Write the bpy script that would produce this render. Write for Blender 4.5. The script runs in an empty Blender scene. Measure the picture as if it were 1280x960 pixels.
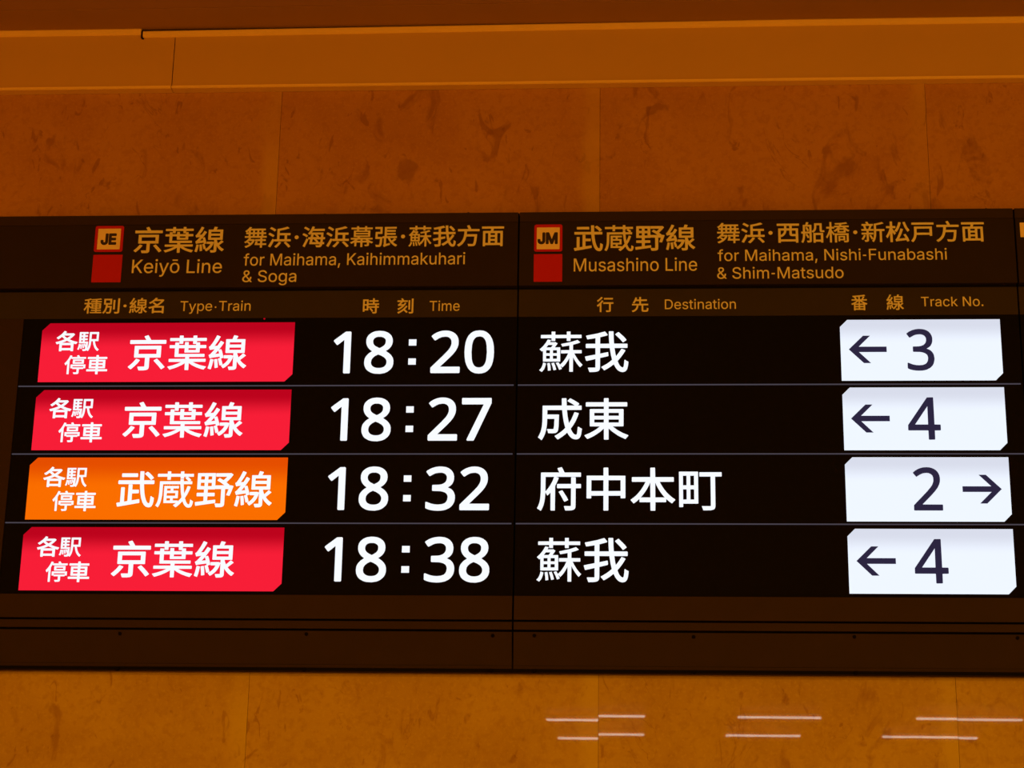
import bpy, bmesh, math, random
from mathutils import Vector, Matrix

random.seed(7)
C = bpy.context.scene.collection

# ------------------------------------------------------------------ camera
CAM = Vector((0.0, -5.1, 1.6))
FOC = 2400.0                                  # focal length in pixels of a 1280 px wide frame
YAW, PITCH, ROLL = -0.06518536, 0.29842348, 0.01666392
cy_, sy_, cp_, sp_ = math.cos(YAW), math.sin(YAW), math.cos(PITCH), math.sin(PITCH)
FWD = Vector((sy_ * cp_, cy_ * cp_, sp_))
r_ = Vector((cy_, -sy_, 0)); u_ = r_.cross(FWD)
RIGHT = math.cos(ROLL) * r_ + math.sin(ROLL) * u_
UP = -math.sin(ROLL) * r_ + math.cos(ROLL) * u_
cam = bpy.data.cameras.new('camera')
cam.sensor_fit = 'HORIZONTAL'; cam.sensor_width = 36.0; cam.lens = 36.0 * FOC / 1280.0
cam.clip_start = 0.05; cam.clip_end = 100
co = bpy.data.objects.new('camera', cam); C.objects.link(co)
M = Matrix((RIGHT, UP, -FWD)).transposed().to_4x4(); M.translation = CAM
co.matrix_world = M
bpy.context.scene.camera = co

# ------------------------------------------------------------------ light
sc = bpy.context.scene
sc.view_settings.view_transform = 'Standard'; sc.view_settings.look = 'None'
sc.view_settings.gamma = 1.0; sc.view_settings.use_curve_mapping = False
sc.view_settings.exposure = 0.0
w = bpy.data.worlds.new('world'); sc.world = w; w.use_nodes = True
w.node_tree.nodes['Background'].inputs[0].default_value = (1.0, 0.35, 0.05, 1)
w.node_tree.nodes['Background'].inputs[1].default_value = 0.03
LAMP_RED = (1.0, 0.30, 0.012); LAMP_AMBER = (1.0, 0.43, 0.02)
def fill_globe(x, y, z, power, col):  # unseen fill lamps, added for even frontal light on board and wall
    l = bpy.data.lights.new('frontal_fill', 'POINT'); l.energy = power; l.color = col; l.shadow_soft_size = 0.12
    o = bpy.data.objects.new('frontal_fill', l); C.objects.link(o); o.location = (x, y, z)
def downlight(x, y, power, col, size=0.5):
    l = bpy.data.lights.new('downlight', 'AREA'); l.energy = power; l.color = col; l.shape = 'DISK'; l.size = size
    o = bpy.data.objects.new('downlight', l); C.objects.link(o); o.location = (x, y, 4.2)
fill_globe(-4.0, -8.5, 2.55, 390, LAMP_RED)
fill_globe(3.5, -8.5, 2.55, 520, LAMP_AMBER)
downlight(-2.0, -5.5, 135, LAMP_RED)
downlight(2.5, -5.5, 135, LAMP_AMBER)

# ------------------------------------------------------------------ helpers
def at(px, py, y):
    """where the sight line of a point of the 1280x960 photo meets the vertical plane at depth y"""
    d = FWD + RIGHT * ((px - 640) / FOC) - UP * ((py - 480) / FOC)
    t = (y - CAM.y) / d.y
    p = CAM + d * t
    return p.x, p.z

def nodes(name):
    m = bpy.data.materials.new(name); m.use_nodes = True
    nt = m.node_tree
    return m, nt, nt.nodes['Principled BSDF']
def sock(b, n, v):
    b.inputs[n].default_value = v
def rgba(c): return (c[0], c[1], c[2], 1.0)

def paint(name, col, rough=0.5, spec=0.5, metal=0.0, var=0.06, scale=9.0):
    m, nt, b = nodes(name)
    sock(b, 'Roughness', rough); sock(b, 'Specular IOR Level', spec); sock(b, 'Metallic', metal)
    tc = nt.nodes.new('ShaderNodeTexCoord'); nz = nt.nodes.new('ShaderNodeTexNoise')
    sock(nz, 'Scale', scale); sock(nz, 'Detail', 6.0)
    nt.links.new(tc.outputs['Object'], nz.inputs['Vector'])
    mx = nt.nodes.new('ShaderNodeMix'); mx.data_type = 'RGBA'
    mx.inputs['A'].default_value = rgba([c * (1 - var) for c in col])
    mx.inputs['B'].default_value = rgba([min(1, c * (1 + var)) for c in col])
    nt.links.new(nz.outputs['Fac'], mx.inputs['Factor']); nt.links.new(mx.outputs['Result'], b.inputs['Base Color'])
    return m

def glow(name, col, strength=1.0, top=None, half=0.07, depth=0.3):
    """a lit picture area of the LED screen; `top` dims the first lines of the picture"""
    m, nt, b = nodes(name)
    sock(b, 'Base Color', (0.004, 0.004, 0.004, 1)); sock(b, 'Roughness', 0.7); sock(b, 'Specular IOR Level', 0.02)
    sock(b, 'Emission Strength', strength)
    if top is None:
        sock(b, 'Emission Color', rgba(col))
    else:
        tc = nt.nodes.new('ShaderNodeTexCoord'); sx = nt.nodes.new('ShaderNodeSeparateXYZ')
        mr = nt.nodes.new('ShaderNodeMapRange'); mr.interpolation_type = 'SMOOTHSTEP'
        sock(mr, 'From Min', half); sock(mr, 'From Max', half - depth * 2 * half)
        rp = nt.nodes.new('ShaderNodeMix'); rp.data_type = 'RGBA'
        rp.inputs['A'].default_value = rgba(top); rp.inputs['B'].default_value = rgba(col)
        nt.links.new(tc.outputs['Object'], sx.inputs[0]); nt.links.new(sx.outputs['Z'], mr.inputs['Value'])
        nt.links.new(mr.outputs['Result'], rp.inputs['Factor']); nt.links.new(rp.outputs['Result'], b.inputs['Emission Color'])
    return m

def marble(name, A, B, G1, G2, S, P):
    m, nt, b = nodes(name)
    L = nt.links.new; N = nt.nodes.new
    sock(b, 'Roughness', 0.012); sock(b, 'Specular IOR Level', 0.5)
    tc = N('ShaderNodeTexCoord')
    def noise(scale, detail, dist, rot=0.0, sca=(1, 1, 1), off=0.0, rough=0.55):
        mp = N('ShaderNodeMapping'); mp.inputs['Scale'].default_value = sca
        mp.inputs['Rotation'].default_value = (0, rot, 0); mp.inputs['Location'].default_value = (off, off * .7, off * .3)
        n = N('ShaderNodeTexNoise'); sock(n, 'Scale', scale); sock(n, 'Detail', detail); sock(n, 'Distortion', dist); sock(n, 'Roughness', rough)
        L(tc.outputs['Object'], mp.inputs['Vector']); L(mp.outputs['Vector'], n.inputs['Vector'])
        return n.outputs['Fac']
    def ramp(fac, a, c, va=0.0, vb=1.0):
        mr = N('ShaderNodeMapRange'); mr.interpolation_type = 'SMOOTHSTEP'
        sock(mr, 'From Min', a); sock(mr, 'From Max', c); sock(mr, 'To Min', va); sock(mr, 'To Max', vb)
        L(fac, mr.inputs['Value']); return mr.outputs['Result']
    def mix(a, c, fac):
        x = N('ShaderNodeMix'); x.data_type = 'RGBA'
        for s, k in ((a, 'A'), (c, 'B')):
            if isinstance(s, tuple): x.inputs[k].default_value = rgba(s)
            else: L(s, x.inputs[k])
        if isinstance(fac, float): x.inputs['Factor'].default_value = fac
        else: L(fac, x.inputs['Factor'])
        return x.outputs['Result']
    def mul(a, c):
        x = N('ShaderNodeMath'); x.operation = 'MULTIPLY'
        for s, k in ((a, 0), (c, 1)):
            if isinstance(s, float): x.inputs[k].default_value = s
            else: L(s, x.inputs[k])
        return x.outputs[0]
    col = mix(A, B, ramp(noise(3.2, 5, 0.6), 0.35, 0.65))
    col = mix(col, G1, mul(ramp(noise(48, 4, 0.3, off=3.0), 0.46, 0.66), 0.45))            # fine grain
    col = mix(col, G2, mul(ramp(noise(120, 3, 0.0, off=9.0), 0.50, 0.70), 0.45))
    spots = ramp(noise(8.0, 4, 1.1, 0.5, (1.35, 1, 0.8), 5.3), 0.60, 0.70)                        # fossil-like blotches
    col = mix(col, S, mul(spots, 0.55))
    small = ramp(noise(15, 3, 1.4, -0.6, (1.6, 1, 0.7), 11.7), 0.64, 0.71)
    col = mix(col, S, mul(small, 0.55))
    ve = noise(4.2, 6, 1.8, 0.9, (1, 1, 0.6), 2.2)                                              # hair veins
    vm = N('ShaderNodeMath'); vm.operation = 'SUBTRACT'; L(ve, vm.inputs[0]); vm.inputs[1].default_value = 0.52
    va = N('ShaderNodeMath'); va.operation = 'ABSOLUTE'; L(vm.outputs[0], va.inputs[0])
    vein = mul(ramp(va.outputs[0], 0.0, 0.008, 1.0, 0.0), ramp(noise(5, 2, 0, off=7.7), 0.52, 0.66))
    col = mix(col, S, mul(vein, 0.5))
    # slab-edge sheen put into the colour: pale band left of joints, stronger on some heights
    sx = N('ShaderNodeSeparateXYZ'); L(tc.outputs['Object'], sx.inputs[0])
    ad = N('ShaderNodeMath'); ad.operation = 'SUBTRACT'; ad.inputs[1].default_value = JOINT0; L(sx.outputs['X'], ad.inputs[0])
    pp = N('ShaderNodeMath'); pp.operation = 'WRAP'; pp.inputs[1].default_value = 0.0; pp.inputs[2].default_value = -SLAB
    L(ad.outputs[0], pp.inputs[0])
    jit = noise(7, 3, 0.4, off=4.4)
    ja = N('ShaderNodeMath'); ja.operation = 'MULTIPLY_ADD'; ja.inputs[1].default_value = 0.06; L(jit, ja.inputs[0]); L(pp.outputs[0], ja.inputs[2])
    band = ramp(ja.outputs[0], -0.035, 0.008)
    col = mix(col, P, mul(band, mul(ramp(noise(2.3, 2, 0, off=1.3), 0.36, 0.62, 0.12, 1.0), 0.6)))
    L(col, b.inputs['Base Color'])
    return m

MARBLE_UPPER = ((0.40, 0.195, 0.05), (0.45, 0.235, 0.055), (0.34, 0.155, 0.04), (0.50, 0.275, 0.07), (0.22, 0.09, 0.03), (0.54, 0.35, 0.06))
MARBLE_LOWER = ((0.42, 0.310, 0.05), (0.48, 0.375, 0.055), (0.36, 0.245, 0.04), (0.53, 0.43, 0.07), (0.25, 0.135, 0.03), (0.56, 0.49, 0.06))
JOINT0 = -0.09; SLAB = 0.935

def mesh_obj(name, bm, mat, parent=None, origin=None, smooth=False):
    """one mesh object; its world geometry is kept, its origin put where asked or at its middle"""
    bmesh.ops.recalc_face_normals(bm, faces=bm.faces)
    if origin is None:
        lo = Vector((min(v.co[i] for v in bm.verts) for i in range(3))); hi = Vector((max(v.co[i] for v in bm.verts) for i in range(3)))
        origin = (lo + hi) / 2
    origin = Vector(origin)
    for v in bm.verts: v.co -= origin
    me = bpy.data.meshes.new(name); bm.to_mesh(me); bm.free()
    me.materials.append(mat)
    if smooth:
        for p in me.polygons: p.use_smooth = True
    o = bpy.data.objects.new(name, me); C.objects.link(o)
    o.matrix_world = Matrix.Translation(origin)
    if parent is not None:
        bpy.context.view_layer.update()
        o.parent = parent; o.matrix_parent_inverse = Matrix.Identity(4)
        o.location = origin - world_loc(parent)
    return o
def world_loc(o):
    v = Vector(o.location)
    while o.parent is not None:
        o = o.parent; v += Vector(o.location)
    return v
def tag(o, label=None, cat=None, group=None, kind=None):
    for k, v in (('label', label), ('category', cat), ('group', group), ('kind', kind)):
        if v: o[k] = v
    return o
def empty(name, loc, label, cat, group=None):
    o = bpy.data.objects.new(name, None); C.objects.link(o); o.location = loc; o.empty_display_size = 0.1
    return tag(o, label, cat, group)

def box(bm, x0, x1, y0, y1, z0, z1, bevel=0.0):
    r = bmesh.ops.create_cube(bm, size=1.0)
    for v in r['verts']:
        v.co = Vector(((x0 + x1) / 2 + v.co.x * (x1 - x0), (y0 + y1) / 2 + v.co.y * (y1 - y0), (z0 + z1) / 2 + v.co.z * (z1 - z0)))
    if bevel > 0:
        es = list({e for v in r['verts'] for e in v.link_edges})
        bmesh.ops.bevel(bm, geom=es, offset=bevel, segments=2, profile=0.6, affect='EDGES')
def boxed(name, mat, parent, dims, bevel=0.0):
    bm = bmesh.new(); box(bm, *dims, bevel=bevel); return mesh_obj(name, bm, mat, parent)
def prism_x(bm, x0, x1, prof):
    """a profile of (y, z) points run along x"""
    a = [bm.verts.new((x0, y, z)) for y, z in prof]; c = [bm.verts.new((x1, y, z)) for y, z in prof]
    n = len(prof)
    for i in range(n): bm.faces.new((a[i], a[(i + 1) % n], c[(i + 1) % n], c[i]))
    bm.faces.new(a); bm.faces.new(c)
def plate(bm, pts, y0, y1):
    """an outline of (x, z) points given a thickness from y0 (front) to y1 (back)"""
    a = [bm.verts.new((x, y0, z)) for x, z in pts]; c = [bm.verts.new((x, y1, z)) for x, z in pts]
    n = len(pts)
    for i in range(n): bm.faces.new((a[i], a[(i + 1) % n], c[(i + 1) % n], c[i]))
    bm.faces.new(a); bm.faces.new(c)
def rounded(x0, x1, z0, z1, r, n=5):
    pts = []
    for cx, cz, a0 in ((x1 - r, z1 - r, 0), (x0 + r, z1 - r, 90), (x0 + r, z0 + r, 180), (x1 - r, z0 + r, 270)):
        for k in range(n + 1):
            a = math.radians(a0 + 90 * k / n); pts.append((cx + r * math.cos(a), cz + r * math.sin(a)))
    return pts

# ------------------------------------------------------------------ lettering
# outlines of the letters, per style: V lettering on the panels, W and D heavy screen lettering, R track numbers, L and B Latin
SETS = [('L', 'KeiyōLnforMahm,ku&SgTpcTrsNsF-btDd.'), ('B', 'JEM'), ('D', '01235678'), ('R', '234'),
        ('V', '京葉線舞浜海幕張蘇我方面種別名時刻武蔵野西船橋新松戸行先番'), ('W', '各駅停車京葉線武蔵野蘇我成東府中本町')]
# per letter: advance, then one closed outline after another as x, y, x, y ... in thousandths of the letter's height unit
OUTLINES = [
[667,[83,4,85,-3,180,-1,182,238,283,344,529,-1,644,-1,352,412,513,586,644,728,518,729,264,455,182,356,180,728,83,728]],
[577,[46,264,48,222,55,181,76,122,108,70,136,43,163,22,204,2,260,-12,320,-14,380,-5,430,16,472,44,504,84,524,130,434,152,412,112,393,95,374,84,352,75,324,70,264,72,218,90,186,116,160,154,144,202,141,236,144,239,533,241,530,338,513,405,494,444,476,470,452,495,426,516,393,532,366,542,328,550,292,552,250,549,218,542,163,516,117,477,95,448,77,416,62,378,52,338],[142,324,152,370,172,407,200,437,234,458,278,468,328,465,366,451,398,424,413,402,428,370,436,334,438,324,434,318,144,318]],
[238,[56,690,61,667,74,649,94,635,120,630,146,635,166,649,178,667,184,690,180,713,166,732,148,746,120,752,92,746,73,732,60,713],[72,4,73,-2,78,-3,165,-1,166,539,162,545,72,544]],
[556,[22,543,229,-2,202,-76,190,-96,176,-110,162,-120,144,-124,86,-122,66,-200,112,-210,172,-206,218,-188,255,-154,274,-128,290,-94,403,200,532,538,532,545,434,543,312,208,278,95,246,204,123,543]],
[593,[46,266,51,202,62,157,88,102,118,60,154,28,200,3,250,-11,296,-14,356,-8,398,5,444,32,484,70,508,106,531,157,545,221,548,271,542,336,531,381,506,436,476,478,440,509,394,534,338,550,296,552,237,546,196,532,150,506,110,468,85,432,62,378,48,317],[140,266,144,312,153,354,163,381,182,413,209,440,232,455,264,466,296,468,329,466,361,455,384,440,412,413,430,382,441,354,450,312,453,271,452,234,444,194,431,157,412,124,385,97,361,82,329,72,296,70,264,72,232,82,208,97,182,124,163,156,152,184,144,226],[158,656,163,652,430,652,434,656,434,724,163,726,158,724]],
[562,[83,4,83,-1,90,-3,519,-1,517,84,182,86,181,384,180,728,83,728]],
[586,[72,4,74,-3,165,-1,166,325,169,362,179,394,196,422,221,444,249,459,300,468,346,460,368,449,385,436,397,422,410,398,417,371,420,339,420,-1,513,-1,514,156,514,344,509,398,502,431,490,458,473,486,452,509,424,529,382,546,341,552,290,550,257,541,217,520,190,496,166,464,163,472,162,543,74,544]],
[363,[6,470,8,464,106,464,112,461,112,4,116,-3,205,-1,206,461,213,464,306,464,324,464,329,470,328,544,208,545,206,548,208,621,215,644,226,658,240,668,260,673,296,674,324,666,328,672,350,744,320,756,278,760,236,758,204,749,171,732,148,712,128,685,116,653,112,626,112,548,106,545,8,545,6,538]],
[593,[46,269,49,218,62,158,86,103,112,67,150,32,196,5,237,-8,296,-14,356,-8,398,5,444,32,481,66,507,103,532,158,544,218,548,269,542,334,532,380,507,435,476,476,440,508,394,534,338,550,296,552,250,548,200,534,163,516,122,481,87,435,62,380,51,334],[140,269,144,315,152,352,168,390,185,416,209,441,232,455,264,466,296,468,329,466,361,455,384,441,409,416,426,388,442,352,450,310,453,269,450,222,440,181,426,146,409,122,384,96,361,82,329,72,296,70,264,72,232,82,209,96,184,122,168,147,154,181,144,222]],
[370,[72,4,74,-3,165,-1,166,348,170,376,182,404,209,434,246,454,288,462,350,459,350,550,279,551,242,541,209,522,182,495,163,463,162,542,158,545,80,545,72,542]],
[898,[83,4,85,-2,90,-3,177,-1,176,597,236,426,406,-1,488,-3,492,1,658,426,716,591,720,576,718,-1,814,-1,814,136,812,730,678,728,498,260,451,118,402,260,220,728,85,730]],
[556,[40,152,49,97,58,74,74,51,112,16,158,-5,186,-12,228,-15,264,-13,297,-6,324,6,352,24,374,46,390,68,392,60,394,-2,477,-3,484,0,484,372,480,408,474,436,448,482,412,516,362,540,302,551,260,552,214,546,177,535,144,520,112,498,90,477,68,445,56,416,144,389,158,413,174,431,214,458,260,469,316,466,352,451,366,440,378,422,387,399,390,376,390,358,384,344,371,335,352,330,232,314,172,302,140,292,108,278,80,257,56,225,44,193],[134,147,136,170,144,190,160,207,182,219,223,232,338,250,390,264,390,184,378,142,351,106,316,82,269,70,218,70,196,74,172,84,156,97,144,110,136,129]],
[586,[72,4,74,-3,165,-1,166,324,172,375,188,412,217,442,258,462,300,468,341,462,370,448,398,421,414,384,420,334,420,-1,511,-3,514,338,512,380,506,416,497,444,483,471,466,494,447,514,424,529,396,541,368,548,327,552,290,550,258,542,230,529,203,510,180,485,166,464,165,728,74,730]],
[871,[72,4,74,-2,78,-3,165,0,166,340,170,378,182,410,202,438,234,458,266,468,308,468,344,454,372,428,386,396,389,368,390,-2,476,-3,482,0,484,372,492,405,506,428,527,448,554,462,600,469,642,462,676,442,696,414,703,391,706,364,706,110,706,0,710,-3,798,0,796,400,788,442,774,473,751,504,724,527,687,544,650,553,610,554,568,548,532,533,498,511,472,484,454,452,440,484,412,518,385,538,348,551,294,554,244,540,201,511,180,488,166,463,161,545,74,545]],
[268,[51,-172,54,-174,120,-174,123,-172,198,102,196,104,96,104,94,102]],
[544,[72,4,74,-3,165,-1,166,196,218,248,222,246,417,0,422,-3,534,-1,292,311,486,508,517,540,514,545,403,543,172,306,167,306,165,728,72,728]],
[586,[72,198,80,130,98,80,130,37,152,20,176,6,203,-3,244,-10,282,-10,322,-1,355,13,382,32,404,56,419,78,423,70,424,-1,511,-2,513,543,420,543,420,456,420,208,416,180,406,148,381,111,346,87,300,76,254,78,222,90,198,108,180,134,168,171,166,208,165,543,74,545]],
[640,[46,190,48,158,54,131,66,102,82,76,103,52,126,32,154,16,186,2,222,-8,259,-12,296,-12,342,-6,388,6,415,18,444,35,470,58,521,-3,626,-3,627,3,529,122,554,168,574,218,582,264,585,320,580,324,498,323,486,246,472,204,466,199,394,286,318,378,404,446,428,474,446,502,460,534,465,566,464,602,455,634,442,659,422,684,402,703,370,721,332,732,300,736,259,736,227,730,190,716,158,694,134,666,113,625,105,570,108,538,114,510,142,456,191,392,186,392,122,340,77,291,61,264,52,241],[142,186,148,222,164,254,195,286,246,326,374,171,411,126,411,122,378,98,337,80,300,71,264,70,214,80,176,105,152,140,144,162],[198,570,202,593,208,612,232,638,250,648,268,654,310,654,342,640,356,626,364,612,371,580,364,542,350,520,332,502,264,450,259,450,230,488,210,520,202,542]],
[638,[52,192,56,160,66,128,81,96,97,74,137,36,164,18,197,4,234,-7,276,-14,363,-14,428,-2,464,13,496,31,524,53,547,78,569,114,580,146,586,184,585,224,576,262,561,292,524,334,466,371,404,394,270,432,234,448,210,461,188,480,175,500,168,527,169,554,174,573,186,596,202,612,220,626,262,644,322,652,358,650,386,644,432,621,462,591,473,568,479,540,483,537,570,537,575,540,576,546,564,600,551,628,534,653,496,688,469,706,436,721,400,732,363,738,284,738,216,722,162,696,128,668,104,642,88,614,77,582,72,550,72,508,81,472,97,440,110,424,137,398,192,364,238,346,386,304,446,276,470,256,484,234,490,206,489,179,482,156,468,133,450,114,428,98,372,78,308,74,248,84,220,95,197,110,178,128,166,146,151,198,54,198]],
[607,[46,270,48,224,56,183,78,124,95,96,118,68,145,45,178,26,210,14,256,5,293,4,334,10,362,20,394,40,440,94,442,-10,436,-56,428,-74,413,-94,377,-120,348,-130,312,-136,270,-135,238,-129,210,-118,186,-102,145,-55,70,-96,70,-102,84,-124,113,-157,142,-180,178,-198,219,-210,260,-216,312,-218,348,-214,418,-196,446,-183,470,-166,494,-142,510,-119,530,-69,536,-10,536,541,528,545,446,543,444,468,440,460,415,495,394,516,362,536,334,546,293,552,242,550,205,540,173,526,145,508,118,482,95,454,76,422,62,385,52,344],[140,275,144,321,152,358,164,386,183,417,200,436,228,454,256,464,293,468,320,466,353,456,376,444,402,417,420,390,431,362,440,321,443,284,442,243,435,202,426,174,408,142,385,118,358,100,330,91,293,88,256,91,228,100,200,118,182,136,164,165,150,202,144,234]],
[641,[42,646,49,642,272,641,272,-1,370,-1,370,311,370,641,596,643,598,728,44,730]],
[606,[72,-200,74,-207,165,-205,166,80,204,33,236,8,277,-10,328,-14,384,-8,434,11,477,42,512,85,538,134,552,180,560,244,560,294,555,340,540,400,523,436,498,472,462,508,416,536,365,550,314,552,264,544,231,528,199,502,166,460,164,464,162,544,79,545,72,541],[164,271,167,317,173,349,186,386,206,418,231,443,254,456,286,466,314,468,351,464,378,454,400,440,424,418,438,394,454,358,463,317,466,271,463,226,456,194,444,156,424,124,404,102,378,84,351,74,314,70,286,72,254,82,231,96,208,120,188,152,176,182,168,221]],
[565,[46,269,49,218,62,158,79,116,109,70,147,34,182,12,219,-4,274,-14,320,-14,362,-7,400,6,432,23,464,48,491,80,512,116,521,144,520,149,436,170,432,168,421,140,406,116,387,98,367,86,339,74,312,70,279,70,252,76,228,84,210,96,192,113,172,140,150,195,141,260,146,329,157,366,168,391,182,413,200,434,219,448,242,460,270,466,302,468,334,464,362,454,386,440,406,421,418,402,432,372,518,394,513,416,497,448,476,476,453,500,427,518,394,534,362,544,320,552,256,550,214,540,164,516,122,482,87,435,62,380,51,334]],
[641,[42,646,49,642,272,641,272,-1,370,-1,370,311,370,641,596,643,598,728,44,730]],
[370,[72,4,74,-3,165,-1,166,348,170,376,182,404,209,434,246,454,288,462,350,459,350,550,279,551,242,541,209,522,182,495,163,463,162,542,158,545,80,545,72,542]],
[522,[48,135,60,94,87,52,124,20,174,-3,230,-14,299,-12,359,1,410,27,432,46,449,66,462,89,471,112,476,140,475,172,469,200,456,227,428,258,386,283,350,296,225,327,190,342,174,354,164,370,158,388,159,407,172,435,198,456,230,468,266,472,308,468,336,456,364,428,382,394,464,412,454,448,424,494,388,522,350,540,299,551,234,550,179,538,136,518,110,498,92,476,77,454,69,430,64,402,64,375,70,347,82,320,114,284,156,258,193,246,318,214,350,200,366,186,375,172,380,154,378,130,364,106,336,84,304,72,258,68,212,74,178,89,155,112,138,151,133,155]],
[748,[83,4,83,-1,90,-3,182,-1,182,421,176,600,282,421,550,-1,665,-1,665,710,663,730,568,728,567,278,570,141,566,135,503,246,198,728,83,728]],
[522,[48,135,60,94,87,52,124,20,174,-3,230,-14,299,-12,359,1,410,27,432,46,449,66,462,89,471,112,476,140,475,172,469,200,456,227,428,258,386,283,350,296,225,327,190,342,174,354,164,370,158,388,159,407,172,435,198,456,230,468,266,472,308,468,336,456,364,428,382,394,464,412,454,448,424,494,388,522,350,540,299,551,234,550,179,538,136,518,110,498,92,476,77,454,69,430,64,402,64,375,70,347,82,320,114,284,156,258,193,246,318,214,350,200,366,186,375,172,380,154,378,130,364,106,336,84,304,72,258,68,212,74,178,89,155,112,138,151,133,155]],
[586,[83,4,85,-3,180,-1,182,312,498,316,496,400,181,402,181,641,293,642,528,643,530,650,528,730,83,728]],
[647,[160,268,167,266,482,266,484,268,484,349,478,352,162,352,160,349]],
[606,[72,1,79,-3,162,-2,163,74,166,80,208,28,254,-2,277,-10,314,-14,346,-14,384,-8,420,4,462,30,490,56,522,102,546,156,558,225,560,271,558,316,546,380,522,438,487,486,462,508,434,526,384,546,346,552,314,552,286,549,254,540,208,510,166,460,165,728,72,728],[164,271,167,316,173,348,186,385,205,417,231,443,254,456,286,466,314,468,351,464,378,454,401,440,424,417,443,386,454,358,463,316,466,271,463,225,456,193,444,156,424,124,404,102,377,84,346,73,314,70,286,72,254,82,225,102,204,124,188,152,173,193,166,234]],
[325,[6,467,8,464,90,462,90,118,97,80,110,53,128,30,143,18,184,-2,222,-8,250,-8,286,-5,308,2,291,77,286,80,250,74,226,76,208,81,194,94,184,122,183,182,183,462,291,464,294,467,294,540,291,545,184,545,182,674,92,676,88,546,8,545,6,540]],
[718,[83,4,83,-1,90,-3,310,-3,402,5,454,19,504,42,548,72,594,123,610,146,632,192,650,246,662,329,662,398,650,480,633,536,608,586,573,632,546,658,504,687,458,708,408,722,324,730,83,728],[181,86,181,641,315,642,384,636,421,626,454,610,500,574,528,536,547,494,562,439,567,388,566,338,558,274,546,230,522,182,495,150,468,128,435,109,398,96,329,85]],
[606,[46,271,48,220,55,180,76,119,94,86,116,56,145,30,172,12,205,-3,242,-12,292,-14,330,-10,362,2,394,24,412,42,440,80,444,74,444,0,449,-3,532,-2,534,1,534,454,534,728,444,730,441,724,440,460,412,496,394,515,366,534,338,545,306,551,260,552,223,546,186,533,158,518,129,495,104,468,84,436,67,399,56,362,48,316],[140,271,144,316,153,358,164,386,182,417,206,440,228,454,256,464,292,468,320,466,352,456,376,443,402,417,421,385,434,348,440,316,442,271,440,234,434,193,420,152,403,124,382,102,354,84,330,74,292,70,256,74,230,84,202,102,182,124,162,156,150,193,144,225]],
[268,[68,59,72,36,86,12,108,-4,136,-10,164,-4,186,12,200,36,204,59,198,87,183,108,160,123,136,127,108,121,86,106,72,82]],
[566,[-12,208,-8,148,0,111,27,52,45,26,69,1,112,-31,142,-46,178,-58,234,-68,294,-68,326,-64,391,-44,432,-20,459,1,485,28,516,79,528,111,539,170,540,684,540,730,536,748,521,771,502,784,483,787,377,786,354,776,334,753,328,726,328,198,322,166,308,145,290,135,262,132,238,135,217,148,208,162,202,180,199,253,194,272,176,294,151,306,45,307,18,299,1,286,-9,267,-12,248]],
[598,[26,2,30,-22,42,-41,60,-54,84,-60,539,-60,566,-52,588,-30,596,-3,596,88,585,116,562,136,539,142,238,144,240,266,516,268,534,273,548,282,558,295,566,313,567,418,558,442,539,460,511,468,314,468,239,469,238,584,534,586,562,594,584,616,592,643,592,734,586,753,576,768,557,782,534,787,84,787,56,779,34,758,28,744,26,726]],
[898,[26,2,28,-16,37,-35,56,-52,74,-58,184,-60,202,-54,220,-39,230,-22,234,-3,234,254,238,266,353,-22,364,-40,380,-52,403,-60,490,-60,512,-55,531,-42,542,-26,659,271,660,-3,669,-30,686,-50,714,-60,814,-60,833,-56,846,-49,863,-30,872,-3,872,560,871,734,865,754,852,771,833,783,814,787,678,787,650,778,636,766,624,748,453,304,448,298,272,748,262,766,243,781,220,787,83,787,64,783,51,776,34,758,26,730]],
[572,[33,358,38,266,52,183,68,132,98,72,127,36,155,12,178,-2,220,-18,284,-26,339,-21,390,-6,417,10,440,28,475,68,504,123,522,183,535,266,539,358,534,454,520,532,502,587,472,645,440,683,394,716,348,734,284,741,214,732,174,717,136,692,96,647,66,587,50,532,38,454],[153,358,160,477,171,532,182,564,202,596,224,618,247,628,284,634,312,632,344,620,369,596,388,564,400,532,410,477,418,358,410,238,400,183,386,146,366,116,344,96,312,84,284,81,247,86,224,98,202,118,182,150,171,183,160,238]],
[572,[73,563,76,554,122,496,136,489,146,493,252,581,254,577,254,-5,266,-16,354,-16,364,-14,371,0,371,60,371,714,368,722,354,730,276,728,80,578]],
[572,[32,0,38,-13,48,-16,520,-16,534,-8,536,82,531,92,524,96,194,96,350,251,415,320,460,380,490,440,502,481,506,518,504,568,498,600,487,628,470,656,447,682,420,703,382,722,332,736,277,740,222,736,172,724,121,703,73,674,42,646,40,637,45,628,89,572,103,565,112,568,168,605,213,625,272,633,300,631,323,625,346,614,369,591,382,559,385,527,382,490,372,458,356,426,332,390,254,304,35,82,32,73]],
[572,[29,31,30,22,36,16,78,-2,119,-14,174,-22,238,-26,294,-24,340,-17,382,-6,439,22,464,42,488,68,508,100,521,132,528,164,531,201,528,242,522,265,508,298,496,315,474,340,455,353,406,376,408,380,450,408,476,435,496,472,508,518,508,568,498,614,480,650,450,684,409,713,363,730,303,739,252,740,192,732,142,718,91,696,40,664,34,656,36,642,79,582,91,574,100,576,174,616,206,626,243,632,289,634,317,629,349,616,370,596,384,568,386,532,380,500,363,471,336,448,294,430,252,423,146,420,138,408,138,330,142,320,151,316,271,313,312,306,349,294,375,279,392,260,402,238,407,206,400,160,382,126,358,104,312,87,243,80,188,84,128,96,50,126,40,126,34,123,29,114]],
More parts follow.
